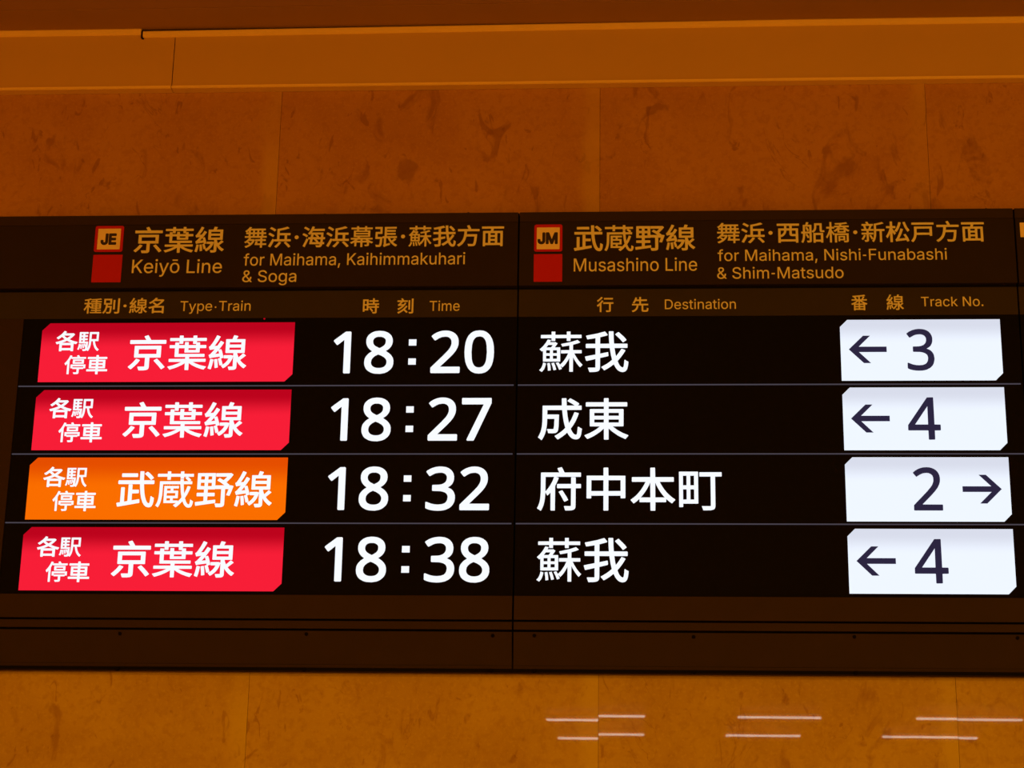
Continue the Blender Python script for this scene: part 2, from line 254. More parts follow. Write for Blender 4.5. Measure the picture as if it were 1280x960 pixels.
[572,[47,31,52,18,68,8,100,-4,142,-16,215,-25,298,-23,358,-12,415,13,460,46,496,90,514,128,524,164,530,206,530,246,526,283,514,320,500,348,480,375,455,399,428,418,392,434,358,445,316,452,275,454,183,448,197,618,469,618,476,622,481,632,481,714,478,724,464,730,109,730,100,728,94,724,91,714,66,370,72,363,123,333,197,345,248,348,312,342,349,329,372,314,396,283,406,251,408,206,399,160,379,128,344,100,303,86,248,81,183,87,128,100,68,128,58,128,52,123,47,114]],
[572,[39,302,41,256,48,201,70,128,86,96,106,66,134,36,161,14,198,-6,234,-18,272,-24,318,-26,359,-20,394,-10,428,6,456,26,484,53,509,91,525,128,536,169,540,210,538,270,528,320,512,357,486,394,460,418,433,436,392,453,354,460,304,462,258,457,226,446,194,430,166,408,164,412,173,467,185,508,202,545,226,578,252,600,276,614,332,632,396,636,433,632,470,624,479,626,486,637,486,720,474,730,438,738,382,740,318,736,276,728,240,716,207,700,175,679,142,650,117,618,92,578,72,532,58,481,48,430,41,362],[160,247,163,270,175,298,194,320,216,339,244,353,267,359,299,362,332,360,350,354,374,343,392,328,406,306,420,260,420,196,415,169,405,142,394,123,375,104,354,92,327,83,299,80,272,82,248,89,228,100,212,114,192,136,168,187]],
[572,[28,636,33,622,44,618,398,618,402,614,120,4,122,-8,132,-16,238,-16,246,-8,277,60,538,641,538,719,532,727,523,730,40,730,31,724,28,714]],
[572,[33,182,36,146,42,114,64,68,82,45,104,26,154,-3,186,-14,224,-22,311,-26,384,-13,417,-1,448,16,488,50,506,72,522,100,536,150,536,214,525,256,499,299,462,336,399,380,440,408,469,435,494,470,508,504,515,554,510,600,502,623,492,646,467,677,426,708,389,724,362,732,316,738,270,740,200,730,168,718,132,698,95,666,70,628,58,586,57,532,66,490,86,449,117,412,163,376,104,334,64,288,50,265,40,238],[151,182,158,224,180,260,214,290,270,319,324,298,371,270,400,242,416,210,420,187,418,160,410,136,398,118,384,104,363,91,338,82,306,77,265,77,232,82,192,100,173,117,160,136,154,155],[174,550,176,572,184,591,196,608,210,618,232,629,256,635,311,635,352,623,381,600,391,582,395,564,392,522,380,494,360,472,327,449,288,430,228,461,200,483,180,513]],
[572,[36,0,38,-6,48,-12,520,-12,531,-6,532,82,525,91,194,92,188,96,346,252,414,326,455,380,486,440,498,482,502,518,502,555,494,596,482,628,465,656,444,679,415,701,378,719,332,732,277,736,222,732,176,721,130,703,84,676,46,646,46,633,94,574,102,569,167,609,213,629,272,637,304,634,326,628,355,612,374,592,386,560,389,528,386,490,376,458,360,424,336,390,268,312,38,80]],
[572,[33,30,40,18,82,0,123,-11,178,-19,238,-22,294,-20,340,-13,382,-2,437,26,464,47,487,72,504,100,516,132,524,168,527,201,519,260,510,284,494,311,470,338,451,351,418,367,392,376,438,403,468,430,490,468,502,508,504,568,495,610,474,651,446,683,410,708,363,726,303,735,248,736,192,728,142,714,82,686,38,656,40,642,84,582,90,578,100,580,174,620,206,630,243,636,289,638,317,633,349,620,372,600,388,568,390,532,382,495,365,468,331,440,284,424,243,418,149,416,142,408,142,330,150,320,271,317,312,310,349,298,377,282,396,263,407,238,411,206,404,160,384,122,358,100,312,82,243,76,188,80,128,92,49,122,40,122,34,114]],
[572,[9,164,11,155,20,150,346,150,351,146,352,-6,364,-12,454,-10,460,-1,461,149,552,150,562,155,564,164,564,242,558,252,466,253,460,256,460,448,458,724,447,730,351,728,11,244],[132,256,351,570,353,568,351,256,346,253,140,253]],
[1000,[39,-1,42,-10,100,-60,114,-60,210,32,268,100,314,164,321,178,316,188,238,216,229,216,156,118,100,59,44,8],[52,644,55,634,64,629,939,629,948,635,950,644,950,717,944,728,778,729,572,730,499,854,494,859,486,861,412,836,402,827,404,818,454,730,64,729,55,724,52,717],[175,269,178,258,188,254,444,254,451,250,450,4,293,3,284,0,280,-6,280,-14,306,-88,312,-92,320,-94,416,-94,481,-88,518,-76,540,-58,549,-42,556,-10,556,250,558,254,618,254,820,254,833,260,835,562,830,571,820,574,183,573,175,562],[275,352,275,475,279,482,724,482,730,480,728,348,279,347],[672,168,674,160,792,28,861,-62,874,-64,944,-17,947,-10,945,-1,902,54,755,214,746,218,738,215,678,178]],
[1000,[22,-4,24,-12,74,-73,84,-74,194,-38,258,-12,368,44,450,98,452,92,452,-82,459,-88,536,-89,541,-86,544,-78,546,103,624,46,734,-14,857,-61,916,-78,926,-76,952,-36,976,-9,976,2,857,32,798,52,697,96,636,133,953,134,958,138,959,146,959,202,953,210,550,211,544,215,546,267,916,267,924,274,924,334,921,344,912,346,274,348,276,508,422,508,423,394,432,386,788,386,795,394,795,504,798,508,944,508,953,512,955,518,953,584,944,587,798,588,795,590,795,650,788,660,720,661,715,664,715,700,720,703,948,703,956,710,954,778,944,782,715,782,714,842,706,849,626,847,623,838,623,788,619,782,376,782,374,842,370,847,294,849,286,847,282,842,280,782,56,782,48,778,46,714,52,704,280,702,282,636,290,627,362,627,372,630,374,700,376,703,619,703,622,700,624,627,632,623,702,623,703,590,697,587,518,587,513,590,513,660,509,668,432,669,427,667,423,660,423,590,418,587,276,588,274,650,271,658,266,660,194,660,183,654,182,590,180,588,51,586,46,577,46,518,52,508,180,508,182,504,184,270,194,267,450,267,452,215,445,211,51,210,44,202,44,142,52,133,364,133,303,98,248,72,138,32,28,2],[513,458,514,508,697,508,702,508,703,499,702,453,514,453]],
[1000,[25,-38,32,-50,92,-72,98,-70,103,-66,130,34,153,172,155,186,149,195,86,206,77,204,51,53],[25,534,50,462,54,457,132,471,170,476,176,474,83,356,60,332,32,314,57,236,61,232,68,230,92,238,142,249,302,275,306,273,314,232,270,216,265,209,296,108,313,40,320,33,380,52,387,62,369,131,338,222,390,238,396,246,385,305,358,406,334,468,325,470,280,458,273,460,330,548,387,644,390,653,385,660,320,698,312,700,306,694,275,634,234,566,164,560,159,562,237,690,297,814,290,822,220,852,211,850,208,846,170,754,106,634,64,570,46,552,30,543],[172,190,188,62,194,-30,197,-34,206,-37,266,-26,272,-20,266,72,248,201,242,207,234,208,178,198],[182,342,261,444,268,424,288,356],[352,21,356,12,398,-38,408,-42,456,-11,495,22,533,62,567,108,596,159,621,218,640,278,641,286,637,293,591,309,582,310,417,308,409,305,406,296,406,236,410,227,527,225,530,222,500,162,450,99,417,68,358,29],[443,383,446,374,454,371,643,369,643,2,632,-2,536,-2,527,-5,524,-16,538,-48,546,-84,554,-91,664,-86,696,-76,717,-62,728,-43,734,-16,734,136,738,144,785,72,842,7,908,-43,917,-46,922,-43,949,-7,972,16,974,26,892,85,848,131,814,176,921,268,949,294,950,305,885,355,877,350,832,300,774,246,750,300,734,350,734,369,738,371,908,371,918,378,919,736,917,740,908,744,700,744,734,822,729,832,724,833,636,850,632,846,600,744,454,744,445,740],[533,456,533,516,536,520,820,520,825,520,827,511,825,451,536,451],[533,602,533,658,536,664,825,664,827,658,825,597,536,597]],
[1000,[34,166,90,115,154,159,222,223,369,221,334,162,300,123,252,162,208,190,158,154,156,148,159,143,245,74,227,58,176,28,122,2,58,-22,60,-31,104,-84,112,-88,181,-60,240,-30,304,14,360,65,404,120,446,193,476,267,474,274,428,296,410,294,281,294,310,349,309,354,299,358,309,361,698,361,701,358,698,354,698,294,492,293,486,285,486,226,492,216,698,214,698,111,574,111,590,194,584,198,510,204,506,198,467,42,474,36,698,34,698,-77,702,-86,706,-86,775,-86,782,-82,783,10,784,35,949,36,957,42,957,102,954,110,784,111,783,116,784,216,926,218,929,226,929,285,928,290,922,293,784,293,783,354,780,358,784,361,954,361,960,368,958,437,814,441,814,518,816,525,922,525,927,532,927,596,924,601,816,603,814,606,814,688,816,691,904,693,906,698,906,762,898,768,286,768,284,770,317,821,318,830,236,846,195,789,149,738,90,688,54,664,49,656,108,606,112,606,156,638,195,672,198,670,199,606,195,603,112,605,100,601,98,596,98,532,104,525,198,524,199,446,195,439,48,438,45,432,48,363,222,361,226,358,194,308,163,272,104,218,35,172],[282,446,282,524,373,525,376,518,376,441,286,439,282,441],[282,610,282,688,286,691,373,691,376,684,376,606,373,603,286,603,282,606],[455,441,456,524,554,524,554,441],[455,606,456,689,547,691,554,688,554,606,552,603,460,603],[633,441,634,524,728,524,728,441],[633,606,634,690,725,691,729,688,729,606,725,603,638,603]],
[1000,[25,514,32,502,118,452,224,383,234,386,279,452,281,460,276,468,233,499,146,550,82,582,73,580,68,575],[37,-20,46,-31,118,-68,128,-68,134,-66,204,67,284,239,285,204,288,197,297,192,956,192,966,194,970,198,972,272,966,284,810,285,808,290,808,464,934,465,942,468,946,478,946,546,942,556,934,560,498,560,496,569,496,670,498,674,664,708,782,738,883,770,889,779,886,788,810,843,800,845,650,798,530,770,407,747,400,742,396,734,395,286,297,285,288,280,284,269,214,306,201,301,130,154],[82,774,86,763,178,708,279,638,290,642,338,708,338,715,334,722,288,756,204,806,142,839,130,834],[298,-34,302,-44,370,-93,382,-93,416,-63,471,-6,525,62,564,122,572,136,567,149,490,174,476,172,434,109,408,76,357,21,302,-26],[496,290,497,464,704,465,707,460,706,286,498,285],[688,130,692,122,810,3,881,-84,895,-84,961,-45,966,-38,963,-24,894,58,832,120,770,176,760,177,696,142]],
[1000,[29,486,36,472,114,430,205,366,216,371,260,430,260,444,218,476,141,522,86,548,72,544],[59,-23,64,-32,132,-75,141,-76,148,-69,226,114,280,256,279,270,283,274,356,274,362,270,328,68,330,60,337,55,768,52,756,18,749,9,740,4,690,4,608,9,598,5,596,-10,609,-37,617,-74,626,-82,740,-84,768,-82,796,-74,818,-60,842,-32,858,4,869,50,874,54,938,54,946,60,948,68,946,138,938,145,882,146,892,270,896,274,965,274,974,280,976,288,976,357,971,366,898,371,904,568,892,575,603,575,420,575,416,577,452,642,456,645,942,646,950,655,950,733,938,740,502,740,500,742,501,746,528,820,526,829,516,835,448,853,434,851,393,746,347,655,294,577,263,540,260,531,264,522,338,477,347,481,392,541,395,540,376,371,283,369,277,366,272,357,274,276,214,316,205,316,200,312,138,156],[82,774,87,765,194,706,264,656,278,660,325,724,320,736,256,780,196,814,141,838,128,834,85,783],[442,146,462,274,526,274,528,270,520,261,520,252,558,215,612,160,624,146,622,145],[473,371,489,484,548,484,552,481,544,472,546,462,585,429,620,394,640,370],[612,270,622,274,796,272,786,151,782,145,694,146,706,156,708,170,662,224],[640,481,644,484,804,484,807,481,800,369,714,371,724,380,724,394,684,440]],
[1000,[24,121,53,89,70,62,76,60,140,90,200,124,203,121,203,-48,210,-55,283,-55,288,-52,290,116,452,116,452,-80,454,-85,462,-87,535,-86,540,-82,540,116,718,118,723,116,722,20,714,17,622,19,616,12,640,-50,714,-50,760,-46,792,-31,805,-12,810,12,810,116,814,120,870,92,924,71,932,76,977,135,970,142,902,166,865,182,800,218,762,245,768,248,948,248,954,254,952,320,948,323,824,323,420,323,416,324,414,328,438,364,838,364,846,367,848,648,842,655,173,655,165,648,166,368,173,364,333,364,334,360,306,323,49,322,46,314,46,254,49,250,223,248,230,245,196,218,138,180,30,130],[59,716,62,708,68,706,283,706,288,703,289,662,296,658,370,658,374,663,375,703,379,706,618,706,620,703,620,666,626,660,700,660,708,666,708,703,714,706,938,707,942,712,942,776,938,782,916,783,709,784,708,840,700,847,622,845,620,786,618,783,379,783,376,786,372,845,296,847,292,846,288,840,288,786,283,783,63,782,59,776],[251,438,251,474,256,479,755,479,759,474,759,432,755,429,256,429],[251,547,251,588,256,591,755,591,759,584,759,547,755,541,256,541,252,542],[296,194,352,248,448,248,452,245,452,199,448,193],[540,199,540,245,544,248,654,248,684,218,708,194,704,193,544,193]],
[1000,[51,724,53,719,62,714,259,714,266,710,266,586,264,584,85,584,76,582,72,573,62,275,72,269,259,269,263,266,250,102,238,38,227,10,218,6,200,4,85,10,75,5,74,-4,88,-36,97,-77,104,-86,172,-88,236,-86,268,-79,296,-62,314,-36,326,-4,335,38,347,142,358,348,355,354,346,357,157,358,160,490,163,493,346,493,355,498,356,798,346,804,58,803,51,793],[360,344,362,312,368,303,414,302,421,298,420,28,412,5,396,-10,392,-18,425,-86,432,-92,510,-59,675,3,682,10,676,78,666,86,514,38,514,298,520,302,579,300,609,238,648,174,694,111,742,56,794,5,849,-38,913,-76,922,-76,977,-11,978,0,886,54,836,92,798,129,928,230,933,238,931,244,872,294,862,296,792,230,744,190,708,238,674,298,680,302,950,302,958,308,959,316,959,380,950,390,542,390,538,394,538,450,890,450,899,454,902,463,902,518,894,528,542,529,538,532,538,536,538,582,542,586,894,586,902,596,902,651,899,660,890,664,538,664,538,720,931,722,936,724,939,734,939,793,936,800,926,804,449,802,444,793,444,394,442,390,368,389,362,380]],
[1000,[25,-48,27,-53,78,-85,86,-84,108,-62,138,-16,158,38,172,94,173,106,168,110,112,126,96,66,75,16,59,-10],[30,432,82,382,100,396,104,390,104,158,104,152,110,149,480,149,484,152,485,158,485,450,485,472,480,477,364,478,416,552,422,564,420,572,379,600,360,597,264,597,260,600,282,646,278,650,210,662,204,660,171,596,124,528,96,496],[53,696,59,691,288,690,289,632,290,628,296,626,370,626,373,632,373,688,379,691,621,691,624,688,626,628,704,626,708,632,708,688,712,691,948,692,950,696,950,766,928,768,712,768,708,770,708,838,706,843,699,845,626,844,624,774,621,768,374,768,372,843,296,845,290,843,289,838,288,768,59,768,54,766,53,760],[175,216,175,280,178,284,251,284,257,280,256,214,182,213],[175,350,175,408,178,412,251,412,256,411,257,404,256,343,178,343],[181,478,219,532,317,532,278,477],[198,107,210,34,216,-58,224,-60,274,-53,280,-48,272,43,258,116,205,112],[291,107,316,38,338,-50,342,-52,392,-40,400,-34,384,34,352,121,347,124,296,114],[324,216,324,281,328,284,406,284,411,280,411,216,406,213,328,213],[324,344,324,409,328,412,406,412,411,408,411,344],[390,112,427,43,460,-40,466,-40,516,-22,521,-16,496,48,530,12,536,16,562,41,608,98,653,170,680,222,684,212,684,-80,690,-86,763,-85,765,235,768,240,800,180,845,108,890,47,918,18,922,18,974,70,973,77,914,139,860,212,832,258,792,336,795,338,914,338,954,340,955,408,952,414,772,414,765,418,765,536,768,540,859,566,920,592,918,598,864,646,859,648,776,618,722,602,616,578,507,557,502,550,525,495,680,521,684,514,684,418,680,414,502,414,499,408,499,344,502,338,653,338,657,336,618,254,568,171,535,130,484,80,480,78,449,130,443,135,392,119]],
[1000,[28,249,50,171,62,162,254,205,256,203,256,11,250,8,236,6,103,8,94,0,93,-7,112,-53,120,-85,126,-92,135,-94,222,-92,272,-88,304,-80,332,-64,350,-39,358,-2,359,229,532,270,542,278,536,354,528,362,359,330,359,460,570,460,596,294,622,185,564,136,500,90,388,25,388,11,446,-54,460,-52,551,2,656,82,694,11,720,-26,748,-55,780,-78,812,-91,848,-96,880,-92,912,-78,935,-54,950,-26,962,11,972,66,978,130,976,139,935,162,908,185,894,183,890,176,882,84,872,30,862,10,852,7,839,10,820,20,788,57,769,89,740,158,741,162,786,212,868,322,908,390,910,404,903,411,839,438,825,438,770,351,734,302,706,272,687,368,674,459,948,460,955,464,959,473,959,546,953,555,944,557,665,557,663,560,656,664,652,834,647,842,638,845,560,845,551,841,547,834,550,706,560,560,556,557,364,557,358,560,359,708,496,746,519,754,526,760,522,774,464,840,304,796,53,746,50,734,73,670,80,662,254,688,257,683,257,564,254,557,58,557,48,554,43,542,43,473,47,464,53,460,256,459,257,313,254,306,39,264,30,258],[691,774,694,766,795,664,854,592,862,589,868,592,930,636,935,646,916,674,874,724,820,778,766,826,752,824,697,785]],
[1000,[33,-24,38,-34,72,-64,90,-89,94,-94,104,-94,182,-47,246,8,299,72,340,140,370,208,411,348,736,348,742,346,720,140,702,58,685,26,672,16,649,13,475,20,466,16,461,8,480,-32,488,-70,498,-78,608,-83,686,-80,732,-68,754,-53,768,-40,782,-20,798,16,820,117,840,286,850,423,848,442,837,447,429,447,425,450,430,506,436,578,438,581,942,582,948,588,949,596,948,670,942,678,590,680,584,684,594,689,598,702,582,738,526,849,521,856,512,859,434,830,427,820,429,812,482,702,488,684,484,680,67,680,58,674,55,592,62,582,324,581,326,574,322,496,310,396,289,300,255,208,204,123,136,51,40,-12]],
[1000,[45,702,48,693,56,689,426,689,428,684,408,597,404,589,106,589,97,587,92,582,91,-77,97,-91,183,-91,189,-82,189,-45,193,-40,806,-40,807,-82,814,-92,896,-93,906,-88,909,-82,909,46,907,583,896,589,518,589,512,592,540,685,545,689,952,691,958,702,958,776,952,785,56,787,51,785,45,776],[189,60,190,492,306,492,307,60,298,56,193,56],[402,60,404,146,582,147,588,143,586,56,408,56,404,56],[402,239,404,320,582,321,586,320,588,312,586,234,404,234],[402,414,404,493,586,493,588,487,586,408,404,408],[683,60,684,492,807,492,807,60,806,56,800,56,686,56]],
[1000,[20,172,60,98,68,95,72,98,98,130,138,194,202,318,204,309,204,-80,207,-84,214,-86,288,-86,294,-80,294,318,297,326,375,222,384,226,421,274,425,268,425,213,430,206,633,204,632,151,421,150,416,148,414,140,414,80,417,76,632,73,632,12,362,10,357,3,357,-56,362,-66,966,-67,971,-64,973,-56,973,3,966,11,722,12,721,72,724,74,936,76,939,80,938,144,930,150,874,150,724,150,721,154,721,204,724,206,925,206,932,208,934,218,934,537,925,543,724,544,721,546,721,592,948,594,954,601,954,665,952,670,944,672,724,672,721,724,724,731,856,747,948,764,951,774,906,830,898,836,842,826,710,808,558,795,407,787,362,834,238,793,40,752,35,742,58,684,64,679,201,702,204,697,204,569,201,566,50,566,42,560,41,487,45,481,190,478,154,391,105,295,77,250],[294,432,294,473,297,480,412,480,416,482,419,492,419,556,415,564,297,566,294,569,294,720,297,724,407,757,419,720,426,713,632,722,632,672,472,672,386,670,383,660,386,596,394,594,632,594,632,544,429,542,424,532,425,309,421,301],[508,282,508,340,633,340,632,279,512,278],[508,414,508,468,512,471,627,471,632,470,633,464,632,408,512,408,508,410],[721,282,724,342,848,340,847,278,728,278],[721,414,721,468,724,471,842,471,847,470,849,464,847,408,724,408]],
[1000,[20,-29,22,-38,55,-66,77,-91,86,-95,96,-91,140,-47,174,-2,204,49,227,104,246,164,270,274,274,278,411,278,399,100,388,36,379,8,374,2,361,-1,237,4,228,-2,226,-10,240,-42,248,-79,256,-88,338,-90,398,-88,430,-78,457,-56,471,-34,480,-6,488,36,500,150,511,360,508,367,498,371,379,371,288,371,284,374,290,452,489,453,498,455,503,460,502,800,498,805,489,807,96,807,86,804,82,790,83,461,96,453,190,452,186,388,178,310,163,232,141,156,113,90,77,34],[177,548,178,714,405,713,405,548],[580,168,585,154,594,152,668,152,673,154,679,164,679,718,676,727,668,733,590,732,580,722],[646,-6,676,-88,686,-94,786,-93,856,-85,874,-78,896,-65,916,-38,922,-20,926,22,926,750,926,823,920,832,837,834,828,829,825,823,824,12,818,8,800,6,658,8,650,4]],
[1000,[34,272,59,231,74,198,82,192,136,204,233,232,239,231,239,-76,240,-86,246,-91,334,-90,340,-81,340,-44,348,-40,754,-40,760,-44,760,-81,768,-91,851,-92,860,-86,860,347,856,352,846,353,502,354,594,414,658,464,718,520,768,576,816,638,856,708,856,719,796,757,778,753,457,753,462,762,503,819,503,833,494,839,412,855,398,853,332,767,292,726,246,684,187,641,132,606,59,567,56,560,58,552,86,526,114,491,128,490,240,556,310,610,366,658,704,658,696,643,668,609,598,542,489,462,352,566,326,584,316,584,254,538,251,524,394,410,310,370,206,330,40,284],[340,62,340,254,342,258,754,258,760,257,760,249,760,56,342,55]],
[1000,[63,38,65,28,74,22,153,24,159,34,161,104,362,104,370,106,375,116,376,268,746,266,750,262,749,6,719,4,604,4,596,-3,596,-12,612,-49,622,-86,632,-92,764,-86,801,-78,827,-62,843,-40,850,-8,850,262,856,266,956,266,964,272,967,280,967,344,962,356,852,360,850,445,970,448,977,458,977,528,972,536,966,540,719,540,718,619,718,637,724,641,930,644,935,656,935,720,932,728,924,734,719,736,718,843,710,853,632,854,620,848,618,738,614,734,422,734,412,731,408,724,408,651,417,642,614,641,618,632,618,546,614,540,376,540,375,774,372,784,367,787,78,788,66,784,63,774],[159,202,159,400,166,403,271,403,276,402,278,394,278,202,276,198,161,198],[159,500,160,692,277,692,278,500,271,497,166,497],[375,358,376,446,748,445,750,362,746,359],[432,207,518,100,564,24,577,21,642,61,649,70,635,102,602,152,559,205,513,254,504,257,495,253,440,221,434,216]],
[1000,[41,650,43,640,52,634,217,634,224,631,184,576,134,516,102,488,70,469,70,457,97,384,107,380,130,386,180,392,304,400,312,398,264,352,190,294,146,264,56,214,54,200,107,134,121,136,192,177,258,224,327,280,386,338,442,402,502,484,538,548,540,562,533,568,460,591,450,586,418,530,391,492,236,486,230,489,288,558,346,634,602,634,611,640,613,645,613,718,606,728,405,729,362,814,332,857,322,857,254,838,245,828,247,819,282,755,292,732,290,730,52,729,41,718],[46,-16,98,-87,112,-90,198,-43,249,-12,332,47,400,104,487,21,546,-44,560,-47,620,6,624,12,622,21,560,86,478,160,470,168,470,172,550,269,587,324,607,360,604,370,597,374,528,401,520,399,469,322,415,255,350,188,286,134,212,82,134,36,52,-4],[659,168,662,159,670,154,744,154,756,164,756,723,753,734,744,738,670,738,659,728],[678,-6,695,-48,706,-84,716,-90,808,-88,872,-80,898,-70,912,-62,930,-34,938,16,938,760,938,828,932,840,849,841,842,838,838,828,838,12,830,8,817,6,688,8,680,3]],
[1000,[29,8,50,-70,54,-75,63,-78,608,24,613,36,607,104,599,116,408,86,408,269,572,272,579,282,579,352,574,360,567,364,412,364,408,365,407,392,407,488,402,501,393,504,320,504,310,498,308,68,219,51,216,58,215,420,205,428,132,428,126,424,121,416,120,36,40,22,32,17],[41,526,45,517,54,513,594,513,608,379,628,250,654,138,688,44,734,-34,787,-78,846,-94,884,-91,911,-78,933,-56,951,-20,962,22,970,72,976,145,970,154,934,172,906,194,897,194,892,191,888,182,878,54,871,26,860,7,828,17,799,49,774,100,744,186,724,282,707,397,698,512,952,514,959,526,958,598,948,609,691,611,686,837,680,846,594,848,586,841,589,612,586,609,54,609,45,605,42,598],[122,713,125,704,136,699,516,699,526,702,530,708,530,777,526,790,516,793,132,792,122,782],[708,782,712,772,806,690,865,624,878,624,934,668,939,676,937,686,922,704,880,750,828,796,778,834,768,832,718,796]],
[1000,[25,-50,86,-91,93,-91,124,-36,146,24,162,88,180,212,184,326,184,505,188,510,628,510,653,298,679,166,640,112,590,56,587,79,581,82,458,84,458,138,462,145,576,145,582,148,583,331,581,337,576,339,459,340,458,395,462,399,590,399,595,408,595,454,590,462,228,462,225,454,225,24,228,18,544,18,546,14,480,-34,476,-40,540,-94,572,-72,622,-28,710,66,743,-8,764,-41,792,-70,814,-88,842,-98,870,-102,892,-100,916,-94,937,-77,952,-54,962,-26,970,10,977,65,938,87,912,106,906,106,903,102,893,14,882,-13,874,-18,860,-16,842,-4,828,10,796,65,766,148,819,244,863,344,895,440,888,446,820,461,814,459,782,363,742,269,737,275,726,349,712,505,714,510,920,510,928,514,928,583,920,587,860,588,894,615,896,624,860,661,810,702,820,706,954,706,958,711,956,780,714,782,709,784,709,840,707,844,700,846,625,844,623,784,618,782,375,783,374,840,370,846,297,846,290,844,288,840,288,784,284,782,46,782,40,775,40,711,44,706,284,706,288,702,288,633,292,626,366,626,372,628,374,702,380,706,618,706,623,702,624,656,632,653,705,654,709,660,710,704,778,705,780,702,746,676,744,670,806,616,830,588,710,587,705,640,632,642,624,638,626,592,622,587,105,585,102,276,94,166,86,111,72,56,53,6],[295,88,297,145,384,145,389,144,390,138,389,82,297,82],[295,212,297,278,512,279,516,271,516,212,512,206,297,206],[295,344,297,398,384,399,389,398,390,390,389,339,297,339]],
[1000,[25,34,35,-44,46,-54,536,18,544,29,543,98,536,108,527,108,338,84,339,192,508,194,518,203,518,272,513,284,504,287,339,288,338,372,504,374,513,377,518,384,674,382,674,11,669,8,646,6,540,9,532,6,528,-8,552,-86,559,-91,674,-89,710,-83,742,-70,763,-48,769,-35,774,-8,775,377,779,382,860,382,842,322,810,235,814,226,820,222,889,206,896,212,924,276,983,455,976,468,922,483,880,480,880,492,876,499,800,565,838,600,919,688,967,757,962,768,908,804,884,801,540,801,532,799,526,794,525,720,528,712,536,707,807,707,766,656,724,616,660,656,623,672,570,624,564,615,568,604,634,565,696,524,749,482,742,480,522,480,518,482,518,789,515,798,508,802,73,803,64,800,59,789,60,382,64,377,73,374,238,374,239,290,234,287,66,286,58,276,58,203,68,194,238,192,239,75,238,70,36,45,31,43],[148,468,150,546,242,547,243,542,242,464,151,462],[148,638,148,712,151,715,238,715,242,712,243,707,242,633,151,632],[333,464,334,546,426,546,426,463],[333,634,334,714,422,715,427,712,426,632]],
[1000,[46,704,48,694,57,689,336,689,343,686,341,570,112,570,101,562,100,-74,102,-82,106,-87,192,-87,199,-78,199,-28,204,-27,804,-27,806,-32,806,-74,812,-84,895,-86,903,-82,907,-74,907,-10,906,562,895,570,657,570,654,576,654,686,662,689,944,690,950,694,952,704,952,777,946,786,57,788,48,782,46,777],[199,73,199,210,222,180,235,178,296,214,344,256,378,297,404,342,422,393,437,475,552,475,555,470,555,329,556,297,564,265,573,246,587,233,611,222,670,215,804,214,806,73,804,70,204,69],[199,270,199,472,204,475,336,475,340,470,330,416,318,384,296,347,267,315,231,287],[437,571,437,686,442,689,547,689,555,686,554,571],[654,329,654,470,657,475,804,475,806,457,806,315,804,312,666,312,656,315]],
[1000,[24,-49,30,-58,58,-74,86,-95,94,-96,102,-90,131,-36,152,24,168,88,184,216,188,326,196,330,356,330,361,326,361,10,356,7,264,8,255,4,254,-8,266,-36,277,-76,282,-80,310,-80,383,-75,410,-66,434,-49,444,-31,450,1,450,422,452,426,511,370,520,374,560,404,592,440,616,480,632,518,641,554,646,596,648,706,774,706,775,468,785,426,798,408,814,398,841,392,923,390,964,395,971,404,963,472,955,476,923,472,868,472,866,477,865,784,859,794,570,796,562,792,559,784,558,605,546,546,535,518,516,489,490,463,452,432,450,720,438,727,296,728,330,824,330,834,324,838,241,854,234,848,204,728,108,726,100,720,100,418,40,416,34,413,31,404,33,335,40,330,100,328,97,230,92,175,84,116,70,56,51,6],[188,422,188,642,191,644,356,644,360,643,361,637,361,418,191,416],[205,284,254,188,282,122,296,121,346,145,351,152,324,220,273,313,268,316,260,316,212,294],[208,591,246,504,270,440,282,438,332,460,340,468,336,490,320,532,276,618,264,622,214,602],[517,-82,525,-92,603,-92,608,-86,608,-49,612,-44,818,-44,820,-82,827,-88,900,-89,910,-86,913,-76,913,294,912,344,905,352,530,352,520,349,517,340],[608,52,608,258,612,261,814,261,818,260,819,252,819,47,612,46]],
[1000,[24,176,62,108,67,104,76,108,96,140,130,208,177,332,179,-80,186,-86,254,-86,259,-84,261,-76,261,355,264,360,328,240,337,244,378,300,375,309,261,478,261,542,264,546,369,547,372,552,374,604,506,604,478,567,433,522,401,497,342,460,338,451,366,424,387,398,392,396,443,428,488,464,491,456,491,364,497,358,822,358,826,364,826,465,890,418,926,399,979,460,977,466,952,478,914,502,862,540,803,602,808,605,950,605,954,610,955,616,955,671,950,680,643,680,664,735,804,752,894,770,897,776,894,781,849,832,670,806,534,796,392,789,386,781,406,725,570,729,573,726,556,684,552,680,374,680,368,676,368,634,364,630,268,630,261,634,261,840,254,847,186,847,179,840,177,630,54,630,46,625,45,552,49,547,163,546,170,542,142,438,100,322,74,263],[380,-80,387,-87,456,-87,464,-80,465,250,849,251,855,250,854,-7,830,-10,744,-9,737,-16,761,-80,766,-86,840,-85,881,-80,904,-73,922,-60,932,-44,938,-21,939,318,932,325,382,324,378,300],[524,-26,529,-34,588,-34,594,-30,594,6,598,11,785,11,794,15,795,204,794,208,785,211,534,211,526,208],[570,424,570,492,745,492,744,422,574,421],[578,561,606,604,707,605,712,604,724,584,742,561,739,558,584,558],[594,80,594,144,598,148,716,148,721,148,723,140,721,74,598,74]],
